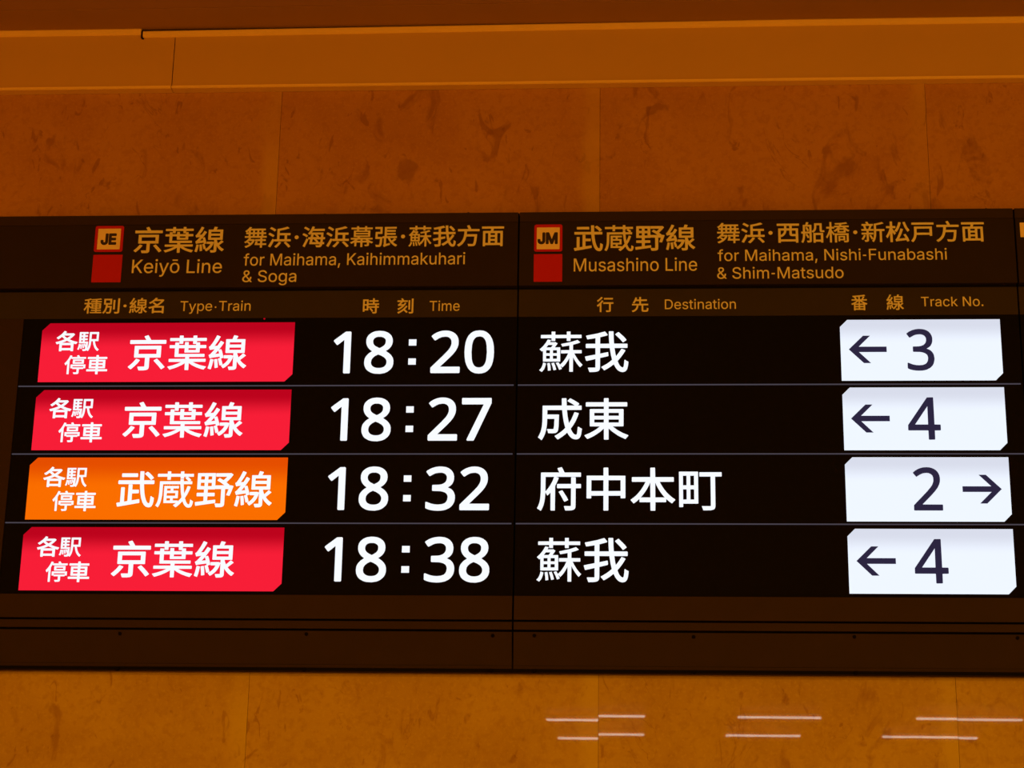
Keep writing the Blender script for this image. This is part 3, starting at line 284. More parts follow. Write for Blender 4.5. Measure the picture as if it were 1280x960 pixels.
[1000,[32,69,37,60,89,22,100,23,152,101,180,156,199,202,205,220,199,228,140,243,130,242,105,184,81,138],[37,444,38,438,48,434,236,434,242,430,240,348,52,348,44,345,41,339,41,274,48,264,236,264,242,261,242,18,238,14,162,14,154,10,154,0,168,-32,176,-64,181,-68,240,-66,282,-60,304,-48,322,-27,329,14,329,261,332,264,506,264,516,270,516,339,511,347,364,348,332,348,329,352,329,430,332,434,520,434,527,440,528,508,524,514,405,517,456,650,452,659,456,662,505,664,511,668,512,736,502,744,342,746,314,804,286,852,213,836,205,828,242,750,244,746,240,744,62,744,54,741,52,732,53,668,62,663,116,663,121,660,117,650,140,586,154,517,44,516,37,508],[200,659,204,663,364,662,356,627,330,549,318,520,314,516,234,517,239,526,232,563,219,608],[352,210,392,138,438,43,447,44,498,74,484,33,452,-27,512,-78,520,-80,528,-73,562,-14,588,50,607,124,620,192,627,266,632,421,763,423,766,416,766,-78,777,-84,850,-84,855,-80,857,-73,858,421,956,423,964,426,967,430,967,504,960,510,632,512,634,686,809,722,932,760,936,764,934,773,873,828,864,831,790,806,699,782,552,753,547,750,544,741,544,398,540,280,524,156,507,92,502,90,462,174,416,248,406,248,355,220]],
[1000,[19,180,62,98,72,93,80,96,104,130,141,202,184,303,186,312,186,-81,190,-88,199,-92,278,-90,283,-86,285,-76,285,362,346,251,354,244,366,248,422,316,410,342,343,440,286,520,286,545,405,547,411,558,410,632,400,641,286,642,283,846,272,853,199,853,190,850,186,838,186,642,44,641,34,632,33,558,40,547,172,545,174,540,145,440,101,326,74,271],[366,431,373,418,442,373,456,376,491,426,548,532,596,654,628,769,632,796,624,806,542,820,532,814,497,686,455,577,427,522],[393,24,420,-54,432,-61,469,-50,546,-37,830,2,834,0,856,-62,862,-70,871,-70,944,-38,950,-30,950,-22,902,98,810,276,798,284,730,256,722,248,724,239,794,98,794,92,734,86,544,66,590,161,642,284,690,417,712,490,708,500,702,503,620,532,610,528,608,522,564,376,492,193,437,80,414,48,396,34],[702,801,724,723,766,600,820,486,852,431,888,380,898,375,908,380,922,400,947,426,967,444,968,454,908,545,860,641,836,700,798,824,794,828,784,831,712,814,705,810]],
[1000,[21,-31,24,-40,60,-69,82,-92,92,-97,100,-94,137,-53,171,-4,195,42,215,92,230,142,247,232,763,233,770,230,770,188,777,180,864,180,868,184,871,192,871,490,871,599,867,608,859,612,160,610,153,599,152,316,147,256,138,198,124,142,100,83,68,28],[55,709,60,698,68,695,937,695,948,704,948,778,946,787,932,793,68,793,60,790,55,782],[254,334,256,514,763,516,768,516,770,508,768,329,256,329]],
[1000,[12,322,16,312,69,250,78,246,102,262,179,331,179,-80,181,-90,188,-96,266,-96,275,-92,279,-85,279,249,279,440,346,528,388,592,391,600,384,611,312,638,298,635,228,536,152,450,105,404,16,331],[22,624,24,614,69,554,78,549,84,550,128,583,208,651,284,726,339,790,351,806,348,820,270,854,261,852,206,787,170,750,101,688,28,632],[378,432,382,422,390,419,714,418,714,11,673,8,545,10,536,6,532,-7,550,-48,558,-80,568,-90,678,-90,746,-84,768,-76,790,-62,802,-48,810,-32,817,16,818,418,962,420,968,432,968,504,964,514,952,517,390,517,382,514,378,504],[422,710,426,699,435,695,930,695,940,706,940,779,937,788,925,793,435,793,426,789,422,784]],
[1000,[34,-23,91,-98,100,-97,192,-56,262,-9,315,46,353,106,383,178,401,252,412,322,572,324,578,320,580,9,585,-18,599,-44,612,-58,636,-69,668,-76,704,-77,842,-77,878,-74,906,-64,924,-50,944,-18,955,18,967,128,960,138,919,154,887,171,878,169,872,160,864,50,859,32,850,24,708,21,690,22,682,26,679,320,686,324,944,325,952,334,951,416,946,421,938,423,558,423,551,426,553,598,759,599,869,599,878,604,881,613,881,682,878,692,869,697,553,698,551,842,544,852,462,853,450,846,449,700,444,697,306,698,304,700,334,796,334,807,324,814,251,829,238,826,206,724,169,632,122,544,91,500,90,490,96,483,168,446,178,452,208,494,265,598,448,598,449,426,444,423,64,423,54,421,50,416,48,334,57,325,302,324,306,320,300,270,285,210,263,156,230,106,182,58,123,22,40,-10]],
[1000,[26,300,77,236,83,234,180,273,180,-79,184,-88,266,-88,270,-84,270,-56,275,-55,737,-55,742,-56,742,-79,746,-84,828,-86,833,-82,835,-74,835,268,838,272,902,246,920,242,976,310,976,318,865,360,806,386,710,438,640,488,938,488,948,492,950,561,943,570,737,570,733,574,814,702,812,712,796,717,728,736,719,734,684,662,632,570,545,570,545,718,728,742,852,763,857,766,858,776,806,835,796,836,724,823,536,799,110,768,108,758,126,698,133,694,192,696,201,694,198,689,200,680,234,628,262,574,262,570,60,570,52,561,54,492,60,488,354,488,290,438,238,404,138,352,32,310],[260,318,339,370,404,419,449,460,451,456,453,318,449,315,270,315],[270,26,270,96,449,97,452,95,453,26,449,22,275,22],[270,172,270,237,452,236,453,172,449,168,275,168,270,169],[291,698,298,702,449,710,451,584,449,570,362,570,334,634],[543,26,545,97,742,95,742,26,737,22,550,22],[543,172,545,237,742,236,742,169,550,168,545,168],[541,318,545,464,590,422,656,374,744,318,742,316,550,315]],
[1000,[11,320,13,311,34,279,50,242,59,236,72,235,182,264,185,261,185,-82,188,-92,195,-100,284,-101,294,-91,296,-59,302,-55,696,-55,699,-59,700,-86,710,-98,802,-98,810,-92,814,-82,816,264,916,238,926,239,934,246,959,284,985,316,987,325,984,334,976,340,856,370,797,388,687,430,610,466,670,512,751,588,808,654,836,695,838,708,829,721,778,754,770,757,751,753,426,753,423,754,426,759,462,816,462,832,453,840,380,865,366,864,289,759,244,708,150,627,100,591,45,558,39,549,38,540,43,530,100,476,110,470,118,471,193,522,270,586,274,584,329,530,400,471,398,466,316,428,201,384,137,364,22,336,14,330],[281,298,393,343,504,399,650,326,720,298,714,296],[296,51,298,190,692,191,699,188,699,51,696,48,302,48],[356,650,655,651,658,650,641,632,596,592,530,544,504,528,430,582]],
[1000,[18,-2,22,-10,66,-38,75,-38,80,-34,98,-4,120,62,132,136,137,200,138,218,133,227,84,236,72,232,64,150,53,86,42,49],[76,282,80,276,88,272,386,272,388,268,381,180,340,254,326,255,294,243,288,236,288,227,326,150,347,94,358,92,372,97,374,90,364,26,349,-7,326,-11,253,-6,243,-10,242,-20,252,-48,259,-84,266,-90,280,-90,372,-89,401,-80,431,-54,495,-93,503,-88,538,-29,567,40,587,108,601,182,610,250,618,378,686,378,723,214,749,136,780,67,815,8,860,-48,913,-93,924,-94,952,-56,979,-29,980,-20,929,24,892,66,860,118,832,177,810,241,790,314,779,374,782,378,924,378,935,382,937,620,937,799,929,810,536,810,527,805,525,419,521,286,514,218,502,150,484,86,454,13,452,17,466,140,478,346,468,355,326,355,323,360,323,419,326,426,440,426,448,433,449,497,444,504,326,507,323,510,323,570,326,576,444,578,449,588,449,648,440,658,326,658,323,662,323,721,330,725,463,726,469,735,468,804,458,810,84,810,76,799],[140,209,152,122,156,17,166,10,207,17,216,22,216,104,202,214,198,220,189,222,148,216],[163,360,163,419,166,426,234,426,238,419,238,360,236,355,166,355],[163,510,164,574,237,574,238,510,234,507,166,507],[163,662,163,721,166,725,234,725,238,721,238,662,234,658,166,658],[215,218,244,118,256,49,266,43,308,54,317,62,298,154,272,232,262,235,226,227],[617,474,618,718,842,719,846,716,846,474,838,470,623,470]],
[1000,[21,438,64,360,74,354,82,358,146,437,148,434,148,-79,151,-86,160,-90,234,-88,239,-79,239,584,311,734,314,726,314,685,316,680,324,675,617,675,956,676,960,680,962,690,962,749,956,760,695,761,690,763,642,850,631,856,562,836,555,831,554,822,585,762,580,761,324,761,323,762,342,813,342,822,334,828,260,848,252,840,200,712,138,598,98,538,24,447],[298,214,302,206,311,203,375,203,384,208,387,177,389,172,398,168,580,168,583,164,583,4,576,-1,438,-1,434,-6,432,-15,456,-79,466,-87,599,-84,631,-78,658,-63,673,-42,680,-15,681,168,736,168,864,169,871,177,873,209,882,203,951,203,960,208,962,378,960,384,951,388,306,388,298,378],[386,250,386,300,388,304,868,304,872,300,872,292,872,250,868,246,860,251,398,251,388,246],[387,442,390,434,398,429,868,429,878,438,878,630,876,639,864,643,393,642,387,630],[478,511,480,567,782,567,784,562,782,505,480,505]],
[1000,[38,69,42,55,54,51,442,51,444,-87,452,-96,461,-98,538,-98,548,-92,551,-82,552,51,950,51,960,54,966,64,966,133,964,142,955,150,551,152,552,200,845,201,858,206,861,220,859,614,845,621,552,622,552,664,904,665,923,666,932,678,932,751,923,763,552,764,550,843,538,854,456,854,447,848,444,838,442,764,86,764,74,760,68,751,68,678,72,670,81,665,444,664,442,622,159,621,145,614,143,220,146,206,159,201,442,200,444,152,49,150,38,138],[245,298,246,367,443,366,442,295,250,294],[245,458,246,528,444,527,442,456],[551,298,552,367,754,366,756,298,754,294,557,294],[551,458,552,528,755,527,756,462,754,456]],
[1000,[37,-3,41,-12,98,-62,114,-62,149,-32,213,32,269,98,318,166,322,180,314,191,240,218,226,216,156,120,100,61,44,10],[50,642,54,632,66,627,941,628,948,632,952,642,952,714,946,728,936,731,785,731,574,731,500,856,492,862,483,862,410,838,401,829,403,816,448,738,450,733,446,731,62,730,50,720],[173,267,176,258,186,252,442,252,449,248,448,6,291,5,282,2,277,-8,278,-16,304,-88,309,-93,318,-96,414,-96,483,-89,520,-77,542,-58,550,-44,558,-12,558,248,561,252,630,252,822,252,831,255,836,261,837,560,831,573,822,576,181,574,175,568,173,560],[277,349,277,477,282,480,721,480,728,477,728,354,726,349],[670,166,674,157,789,29,863,-66,876,-65,946,-16,949,-8,946,2,902,56,817,152,753,218,740,218,680,182,672,176]],
[1000,[21,-6,74,-74,82,-76,198,-38,257,-14,367,42,450,96,452,-84,458,-90,536,-90,542,-88,545,-79,546,101,624,44,734,-15,858,-62,918,-78,926,-76,952,-38,977,-10,978,-2,976,4,858,33,802,51,697,96,638,131,954,133,960,140,960,200,957,209,950,212,545,214,545,264,550,266,918,266,922,269,925,278,925,336,920,346,280,347,275,350,275,506,280,507,422,506,422,396,426,387,431,385,792,387,796,396,798,507,945,507,953,510,956,520,954,584,945,588,798,588,796,647,795,656,789,662,720,662,716,670,716,698,720,702,950,702,957,711,957,775,954,780,945,783,720,783,716,788,716,844,706,850,626,848,622,839,622,788,619,783,376,783,375,839,372,848,362,850,294,850,285,848,282,844,280,783,55,783,48,780,45,770,45,711,50,703,280,702,282,634,289,626,362,626,372,628,375,638,376,702,619,702,622,698,624,626,633,622,702,620,702,592,697,588,518,588,514,592,514,661,509,668,431,670,422,661,422,592,418,588,280,588,276,590,275,652,270,659,193,661,184,658,181,652,179,588,50,587,46,583,45,574,46,514,50,508,180,506,181,278,184,270,193,266,450,266,451,214,50,212,46,209,43,200,43,140,50,132,360,131,303,99,248,74,138,33,28,4],[514,460,514,501,514,506,518,507,697,507,702,506,702,501,702,456,697,454,518,454,514,456]],
[1000,[24,-40,30,-50,90,-72,99,-72,104,-67,130,34,154,175,156,188,150,196,86,208,74,202,50,56],[24,536,48,462,54,456,62,456,90,463,168,475,172,472,81,354,56,330,32,316,30,308,56,234,67,229,90,238,140,248,305,273,313,234,310,230,268,217,264,207,294,111,312,38,319,32,382,52,388,60,370,130,340,220,392,238,397,248,386,308,358,408,337,468,328,471,282,460,276,462,332,550,389,646,390,654,388,660,319,700,310,700,234,568,168,560,162,563,236,686,298,810,296,819,292,823,222,852,214,852,207,846,148,714,92,614,56,563,44,552,30,545],[171,188,188,60,194,-30,200,-37,209,-38,267,-26,274,-17,263,102,248,202,236,209,182,200,176,198],[186,344,260,440,268,419,286,358,282,354],[351,20,396,-39,406,-43,452,-16,494,20,534,60,570,111,598,161,623,220,639,274,642,262,642,2,528,-3,523,-12,548,-88,556,-92,662,-88,694,-79,718,-62,730,-40,734,-12,735,144,785,70,816,34,874,-22,909,-45,918,-46,973,17,974,29,918,66,891,88,850,132,817,175,818,180,946,290,950,294,952,303,892,353,882,356,786,257,776,248,766,266,735,348,735,367,740,370,909,370,918,376,920,737,909,745,703,745,702,750,734,819,734,828,726,834,644,852,634,850,598,745,452,745,442,737,442,380,452,370,639,370,642,367,640,294,588,311,410,308,406,303,405,294,405,234,410,226,524,224,528,220,498,161,452,102,418,70,356,29],[534,458,534,513,534,518,538,519,822,519,826,513,826,458,822,452,538,452,534,454],[534,604,534,659,538,663,822,663,826,654,826,604,822,598,538,598,534,600]],
[1000,[28,11,50,-71,62,-79,602,20,610,24,614,34,608,107,596,118,410,86,408,267,574,272,580,280,580,349,578,358,570,364,410,366,408,386,408,490,404,500,396,505,322,505,314,502,309,498,307,70,302,66,218,52,216,418,213,425,204,429,135,429,126,426,120,413,120,38,117,34,39,22,34,20],[40,528,44,516,53,512,592,512,596,509,608,381,626,253,653,139,687,43,734,-34,784,-78,848,-96,884,-92,912,-79,934,-58,952,-21,963,20,972,70,976,148,972,154,932,176,908,194,898,196,889,190,876,52,866,16,857,7,826,20,798,52,775,99,746,184,724,285,708,400,698,509,702,512,948,512,960,522,960,596,956,605,948,610,692,610,688,696,687,834,685,842,679,848,596,849,588,845,584,838,588,612,53,610,44,606,40,596],[121,714,126,702,135,698,519,698,528,704,531,710,531,778,528,788,519,794,135,794,126,790,122,783],[707,783,711,772,784,709,866,622,880,624,935,668,940,676,935,690,880,750,830,796,780,834,766,832,712,792]],
[1000,[25,-50,86,-91,93,-91,124,-36,146,24,162,88,180,212,184,326,184,505,188,510,628,510,653,298,679,166,640,112,590,56,587,79,581,82,458,84,458,138,462,145,576,145,582,148,583,331,581,337,576,339,459,340,458,395,462,399,590,399,595,408,595,454,590,462,228,462,225,454,225,24,228,18,544,18,546,14,480,-34,476,-40,540,-94,572,-72,622,-28,710,66,743,-8,764,-41,792,-70,814,-88,842,-98,870,-102,892,-100,916,-94,937,-77,952,-54,962,-26,970,10,977,65,938,87,912,106,906,106,903,102,893,14,882,-13,874,-18,860,-16,842,-4,828,10,796,65,766,148,819,244,863,344,895,440,888,446,820,461,814,459,782,363,742,269,737,275,726,349,712,505,714,510,920,510,928,514,928,583,920,587,860,588,894,615,896,624,860,661,810,702,820,706,954,706,958,711,956,780,714,782,709,784,709,840,707,844,700,846,625,844,623,784,618,782,375,783,374,840,370,846,297,846,290,844,288,840,288,784,284,782,46,782,40,775,40,711,44,706,284,706,288,702,288,633,292,626,366,626,372,628,374,702,380,706,618,706,623,702,624,656,632,653,705,654,709,660,710,704,778,705,780,702,746,676,744,670,806,616,830,588,710,587,705,640,632,642,624,638,626,592,622,587,105,585,102,276,94,166,86,111,72,56,53,6],[295,88,297,145,384,145,389,144,390,138,389,82,297,82],[295,212,297,278,512,279,516,271,516,212,512,206,297,206],[295,344,297,398,384,399,389,398,390,390,389,339,297,339]],
[1000,[27,31,37,-42,42,-52,47,-53,536,20,542,31,541,96,537,104,532,107,335,82,335,192,340,195,508,196,516,206,516,270,513,281,504,285,340,285,335,288,335,375,504,376,513,380,518,388,527,384,673,384,676,380,676,8,646,4,540,7,532,4,529,-6,546,-52,554,-84,559,-88,673,-87,710,-82,742,-68,762,-46,770,-24,772,-6,774,384,860,384,863,380,853,348,812,233,819,224,888,208,896,214,921,274,980,452,980,462,974,466,924,480,874,480,878,490,874,498,796,562,838,602,897,665,964,755,961,768,906,803,888,799,532,797,527,787,527,718,536,709,801,709,810,704,766,654,723,615,628,670,618,668,567,618,567,608,571,604,668,545,755,480,527,478,518,474,516,787,513,798,504,801,66,799,61,787,62,384,70,376,239,376,241,288,234,285,66,284,60,274,60,206,66,196,70,195,239,194,241,72,234,68,38,43,31,40],[146,462,148,549,244,549,244,460],[146,636,148,716,239,717,244,716,245,710,244,630,148,630],[331,466,331,544,334,549,426,549,429,544,429,466,426,460,335,460],[331,636,331,714,335,717,426,717,429,710,428,632,335,630]],
[1000,[26,-47,28,-52,78,-84,83,-86,88,-82,122,-42,137,-15,158,40,170,90,173,104,170,108,115,125,110,123,98,68,77,17,60,-10],[32,434,32,429,82,384,102,398,105,393,106,152,110,150,477,150,484,154,484,443,482,476,372,476,364,480,414,553,422,567,418,572,376,600,362,596,262,596,258,599,280,646,207,660,171,594,126,530,95,494],[54,700,56,693,60,692,289,692,290,631,294,627,367,627,372,630,372,686,372,690,376,692,624,692,625,631,628,627,702,627,707,631,707,686,711,692,944,692,949,696,949,764,944,767,926,767,711,767,707,773,706,842,702,844,626,842,624,767,376,767,372,768,372,773,372,842,294,844,290,838,289,768,56,766],[174,214,174,284,258,283,257,213],[174,347,174,412,252,413,257,412,258,406,257,342,174,342],[180,480,220,534,312,534,318,530,280,477,184,476],[200,104,213,12,216,-56,220,-60,276,-52,279,-47,272,40,258,113,252,117,202,111],[292,108,322,17,337,-47,344,-50,394,-38,399,-34,376,53,349,122,298,112],[323,218,323,278,326,285,408,285,412,278,412,214,326,212],[323,347,323,406,326,413,408,413,412,406,412,347,410,342,326,342],[390,113,428,44,461,-38,468,-39,514,-22,519,-20,520,-15,493,49,496,52,500,48,528,15,532,13,536,17,582,66,608,100,651,168,684,230,685,-80,688,-85,761,-85,764,-80,766,246,800,182,846,108,890,49,917,20,922,18,974,72,917,134,885,174,832,256,790,338,898,339,949,339,954,342,953,411,770,413,764,416,764,540,858,567,918,590,917,598,862,646,724,602,504,555,504,548,528,495,684,522,685,416,678,413,501,411,500,342,504,339,656,339,658,338,658,333,619,252,568,172,536,130,482,77,445,133,394,118]],
[1000,[28,249,51,172,62,162,251,205,258,204,257,12,246,6,100,6,94,-7,112,-52,121,-84,132,-94,223,-92,269,-88,306,-78,334,-62,349,-38,357,-2,358,226,360,230,530,270,540,276,542,286,536,354,526,362,361,328,358,331,358,454,361,460,570,459,596,294,622,185,567,137,500,89,390,25,386,16,388,10,416,-17,444,-52,457,-53,522,-16,584,25,659,83,694,12,720,-25,750,-57,778,-76,815,-91,847,-96,884,-91,911,-78,934,-54,950,-25,961,12,971,66,978,130,976,139,934,162,906,184,893,182,890,176,882,80,872,30,860,8,838,10,806,33,787,57,768,89,740,158,783,209,819,254,867,322,908,390,910,404,902,411,838,438,824,436,773,354,710,272,705,276,692,336,674,459,948,460,954,464,958,472,958,546,948,556,664,558,656,664,652,834,646,842,640,844,558,844,548,834,551,706,560,560,558,557,361,556,358,560,360,710,476,740,517,753,524,760,522,774,466,839,457,840,301,795,54,746,50,733,74,669,81,662,257,688,256,557,54,556,44,546,44,472,48,464,54,461,256,460,258,308,40,264,30,258],[692,774,696,765,796,664,856,590,870,593,930,636,934,644,934,651,917,674,873,724,768,824,754,824,696,784]],
[1000,[24,-38,29,-47,58,-66,92,-98,99,-100,110,-93,144,-32,172,35,192,108,206,186,214,255,218,378,222,382,369,382,376,378,370,228,360,158,354,150,342,146,222,148,216,136,230,104,241,60,250,56,314,53,360,54,392,58,415,66,429,76,442,90,451,108,458,136,467,214,474,470,470,476,461,478,219,479,220,584,538,584,543,580,555,460,574,337,587,273,614,177,589,148,527,90,461,40,386,-6,386,-20,447,-87,460,-84,552,-21,612,29,654,69,690,8,716,-24,745,-52,772,-69,804,-81,841,-86,873,-82,902,-70,926,-47,943,-15,956,30,972,150,966,158,937,172,906,196,892,201,882,190,870,62,864,40,854,22,846,17,828,20,814,27,792,44,774,67,743,122,730,158,786,241,836,332,881,438,902,502,892,512,818,531,808,530,772,438,740,364,696,287,690,283,661,433,644,584,956,586,960,588,964,598,962,676,951,682,882,683,880,685,908,717,909,726,906,732,864,763,809,799,718,848,708,845,662,799,660,786,667,778,750,730,813,685,809,682,640,683,633,845,621,852,538,850,532,840,534,683,131,682,122,681,117,676,115,332,106,209,95,145,78,81,56,26]],
[1000,[28,-4,84,-72,90,-76,99,-75,209,-22,268,14,374,92,442,156,446,152,446,148,448,-86,460,-92,538,-92,543,-90,548,-81,548,152,552,160,623,93,730,14,790,-22,904,-78,918,-75,940,-44,972,-8,974,2,968,10,856,56,748,118,698,154,634,208,858,210,870,217,872,588,869,598,858,602,552,602,548,606,548,643,548,657,552,662,945,662,952,675,952,744,950,753,940,758,552,758,548,762,548,840,543,850,538,852,460,852,451,848,446,840,445,758,67,758,56,753,54,744,54,675,56,666,62,662,444,662,446,657,446,606,442,602,154,602,143,598,140,588,142,217,154,210,362,208,300,154,250,118,145,58,35,10,30,6],[238,300,238,364,241,366,442,366,446,364,446,359,445,294,241,294],[238,450,238,514,241,518,442,518,446,514,446,450,442,448,246,448],[548,300,548,364,552,366,766,366,770,359,770,300,766,294,552,294],[548,455,548,514,552,518,766,518,770,510,770,450,766,448,552,448]],
[1000,[26,-40,30,-50,69,-73,96,-95,110,-94,143,-31,165,33,180,97,191,170,202,310,237,243,243,240,255,243,312,304,314,-82,316,-87,326,-92,399,-92,408,-86,409,449,454,542,484,618,482,627,476,631,427,645,440,649,642,649,953,649,963,659,962,736,958,741,948,743,614,743,609,746,554,856,546,862,468,842,458,833,460,824,495,744,115,743,106,740,102,728,102,312,94,193,86,129,72,70,52,14],[200,330,202,648,380,649,387,645,351,550,301,454,238,366,202,327],[449,412,454,400,463,398,747,398,751,394,750,10,742,5,614,7,605,4,602,-8,626,-82,632,-90,701,-90,765,-86,802,-76,824,-62,836,-50,847,-22,850,102,850,394,856,398,958,400,964,408,964,476,962,486,953,491,852,492,850,632,844,640,765,642,752,636,751,494,747,491,458,490,449,480],[487,312,559,190,605,104,618,102,682,132,688,138,688,147,660,202,568,348,554,350,495,326,489,321]],
[1000,[84,186,88,176,94,174,177,175,184,186,184,232,186,235,442,236,446,232,446,-84,456,-92,542,-90,550,-80,552,235,808,236,812,232,812,190,818,181,826,178,908,180,914,190,914,460,914,662,908,672,552,674,548,846,538,852,456,852,446,841,446,681,442,674,94,674,85,667],[184,337,186,576,442,576,446,571,445,337,442,334,186,334],[550,337,552,576,812,576,812,336,556,334]],
[1000,[24,139,84,70,91,66,100,70,160,116,210,163,214,157,214,106,218,98,224,94,446,93,448,-81,458,-92,540,-92,550,-86,554,94,774,94,780,98,784,106,784,157,788,162,838,116,898,72,911,70,946,112,975,139,976,152,916,194,861,240,806,295,758,354,713,418,673,487,649,538,654,540,801,540,944,542,948,547,950,556,950,630,945,638,934,642,554,642,550,845,540,852,453,850,448,840,447,643,68,642,58,640,54,635,52,552,64,540,343,540,346,538,322,487,283,418,238,351,192,293,138,235,86,190,31,151],[242,198,278,240,329,309,378,386,418,464,444,522,446,520,448,198,444,196,246,196],[552,198,552,514,554,520,578,464,618,386,668,306,718,238,754,198,746,196,558,196]],
[1000,[59,-4,61,-10,70,-14,139,-12,144,-4,144,60,148,63,456,63,466,69,467,752,464,760,456,763,70,763,60,756],[144,156,144,372,148,376,217,376,221,367,220,152,148,150],[144,468,144,674,217,676,221,670,220,463,148,462],[300,156,300,372,304,376,378,376,380,367,380,152,304,150],[300,468,300,674,378,676,380,670,379,463,304,462],[494,670,496,660,506,657,730,657,733,651,732,19,726,10,712,8,547,9,542,5,542,-4,556,-36,568,-78,579,-84,735,-80,786,-66,803,-54,813,-43,825,-13,828,24,829,656,964,658,969,661,971,670,969,747,960,751,501,750,494,742]]]
GLYPH = {}
for key, row in zip([st + ch for st, chars in SETS for ch in chars], OUTLINES):
    GLYPH[key] = (row[0] / 1000.0, [[(x / 1000.0, z / 1000.0) for x, z in zip(c[0::2], c[1::2])] for c in row[1:]])
def ring(cx, cz, r, n=20): return [(cx + r * math.cos(2 * math.pi * k / n), cz + r * math.sin(2 * math.pi * k / n)) for k in range(n)]
GLYPH['V・'] = (0.42, [ring(0.21, 0.37, 0.085)])
GLYPH['L・'] = (0.40, [ring(0.20, 0.27, 0.062)])
a, c = GLYPH['L-']; GLYPH['L-'] = (0.36, [[((px - a / 2) * 0.62 + 0.18, pz) for px, pz in c[0]]])    # a short hyphen
GLYPH['D:'] = (0.56, [[(.215, .135), (.345, .135), (.345, .245), (.215, .245)], [(.215, .475), (.345, .475), (.345, .585), (.215, .585)]])
SPACE = {'L': 0.27, 'V': 1.15, 'W': 0.3, 'D': 0.3, 'B': 0.3, 'R': 0.3}

def lettering(name, text, style, x0, x1, ztop, zbot, y, mat, parent, cap=False, track=0.0, thick=0.0008, adj=None):
    """writes `text` so that its ink runs from x0 to x1; heights are the ink's, or cap height and baseline if cap"""
    cons = []; x = 0.0
    for i, ch in enumerate(text):
        if ch == ' ': x += SPACE[style]; continue
        a, cs = GLYPH[style + ch]
        if adj and i in adj: x += adj[i]
        for c in cs: cons.append([(px + x, pz) for px, pz in c])
        x += a + track
    xs = [p[0] for c in cons for p in c]; zs = [p[1] for c in cons for p in c]
    gx0, gx1 = min(xs), max(xs)
    gz0, gz1 = (0.0, 0.727) if cap else (min(zs), max(zs))
    sx = (x1 - x0) / (gx1 - gx0); sz = (ztop - zbot) / (gz1 - gz0)
    cu = bpy.data.curves.new(name, 'CURVE'); cu.dimensions = '2D'; cu.fill_mode = 'BOTH'; cu.extrude = thick / 2
    for c in cons:
        s = cu.splines.new('POLY'); s.points.add(len(c) - 1); s.use_cyclic_u = True
        for p, (gx, gz) in zip(s.points, c):
            p.co = (x0 + (gx - gx0) * sx, zbot + (gz - gz0) * sz, 0, 1)
    tmp = bpy.data.objects.new(name, cu); C.objects.link(tmp)
    me = bpy.data.meshes.new_from_object(tmp.evaluated_get(bpy.context.evaluated_depsgraph_get()))
    bpy.data.objects.remove(tmp); bpy.data.curves.remove(cu)
    bm = bmesh.new(); bm.from_mesh(me); bpy.data.meshes.remove(me)
    for v in bm.verts: v.co = Vector((v.co.x, y - v.co.z - thick / 2, v.co.y))
    return mesh_obj(name, bm, mat, parent)
def write(name, text, style, box4, y, mat, parent, **k):
    """box4 = left, right, top, bottom of the ink in the photo"""
    l, r, t, b = box4
    ym = (t + b) / 2; xm = (l + r) / 2
    return lettering(name, text, style, at(l, ym, y)[0], at(r, ym, y)[0], at(xm, t, y)[1], at(xm, b, y)[1], y, mat, parent, **k)

# ------------------------------------------------------------------ materials
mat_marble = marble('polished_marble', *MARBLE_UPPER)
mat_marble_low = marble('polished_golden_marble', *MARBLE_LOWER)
mat_joint = paint('joint_grout', (0.10, 0.045, 0.02), 0.8)
mat_trim = paint('cream_trim', (0.56, 0.36, 0.09), 0.5, 0.3, var=0.04, scale=5)
mat_rail = paint('trim_edge_highlight', (0.85, 0.64, 0.25), 0.45, 0.4, var=0.08, scale=12)  # paler than the boards: light caught by the lips is put into the colour
mat_ceiling = paint('brown_ceiling', (0.38, 0.23, 0.06), 0.7, 0.2, var=0.08, scale=4)
mat_gap = paint('dark_gap', (0.02, 0.01, 0.006), 0.9, 0.0)
mat_floor = paint('stone_floor', (0.42, 0.33, 0.2), 0.4, 0.4, var=0.1, scale=3)
mat_plain = paint('plain_plaster', (0.45, 0.34, 0.2), 0.8, 0.2)
mat_header = paint('dark_brown_panel', (0.023, 0.016, 0.010), 0.6, 0.06, var=0.1, scale=14)
mat_heading = paint('dark_olive_strip', (0.034, 0.028, 0.016), 0.6, 0.06, var=0.1, scale=14)
mat_frame = paint('dark_frame', (0.032, 0.021, 0.013), 0.6, 0.06, var=0.1, scale=14)
mat_lower = paint('dark_lower_panel', (0.032, 0.022, 0.014), 0.65, 0.05, var=0.1, scale=14)
mat_black = paint('black_screen', (0.005, 0.005, 0.006), 0.7, 0.03, var=0.2, scale=60)
mat_screw = paint('black_screw', (0.006, 0.005, 0.004), 0.8, 0.0)
mat_vinyl = paint('white_lettering', (0.74, 0.78, 0.75), 0.5, 0.2, var=0.03)
mat_face = paint('white_symbol_face', (0.80, 0.72, 0.6), 0.5, 0.2, var=0.02)
mat_red = paint('red_line_colour', (0.46, 0.006, 0.01), 0.5, 0.2, var=0.03)
mat_ink = paint('black_symbol_ink', (0.03, 0.02, 0.025), 0.5, 0.2)
mat_seal = paint('dark_sealant', (0.04, 0.025, 0.018), 0.8, 0.1)
led_white = glow('lit_white', (0.90, 0.93, 1.0), 1.05)
led_red = glow('lit_red', (0.93, 0.012, 0.038), 1.0, (0.50, 0.0, 0.012), 0.072, 0.45)
led_orange = glow('lit_orange', (0.96, 0.155, 0.0), 1.0, (0.78, 0.075, 0.0), 0.075, 0.5)
led_track = glow('lit_track_white', (0.83, 0.89, 1.0), 1.05, (0.66, 0.69, 0.80), 0.075, 0.38)
led_ink = glow('unlit_arrow', (0.022, 0.018, 0.05), 1.0)
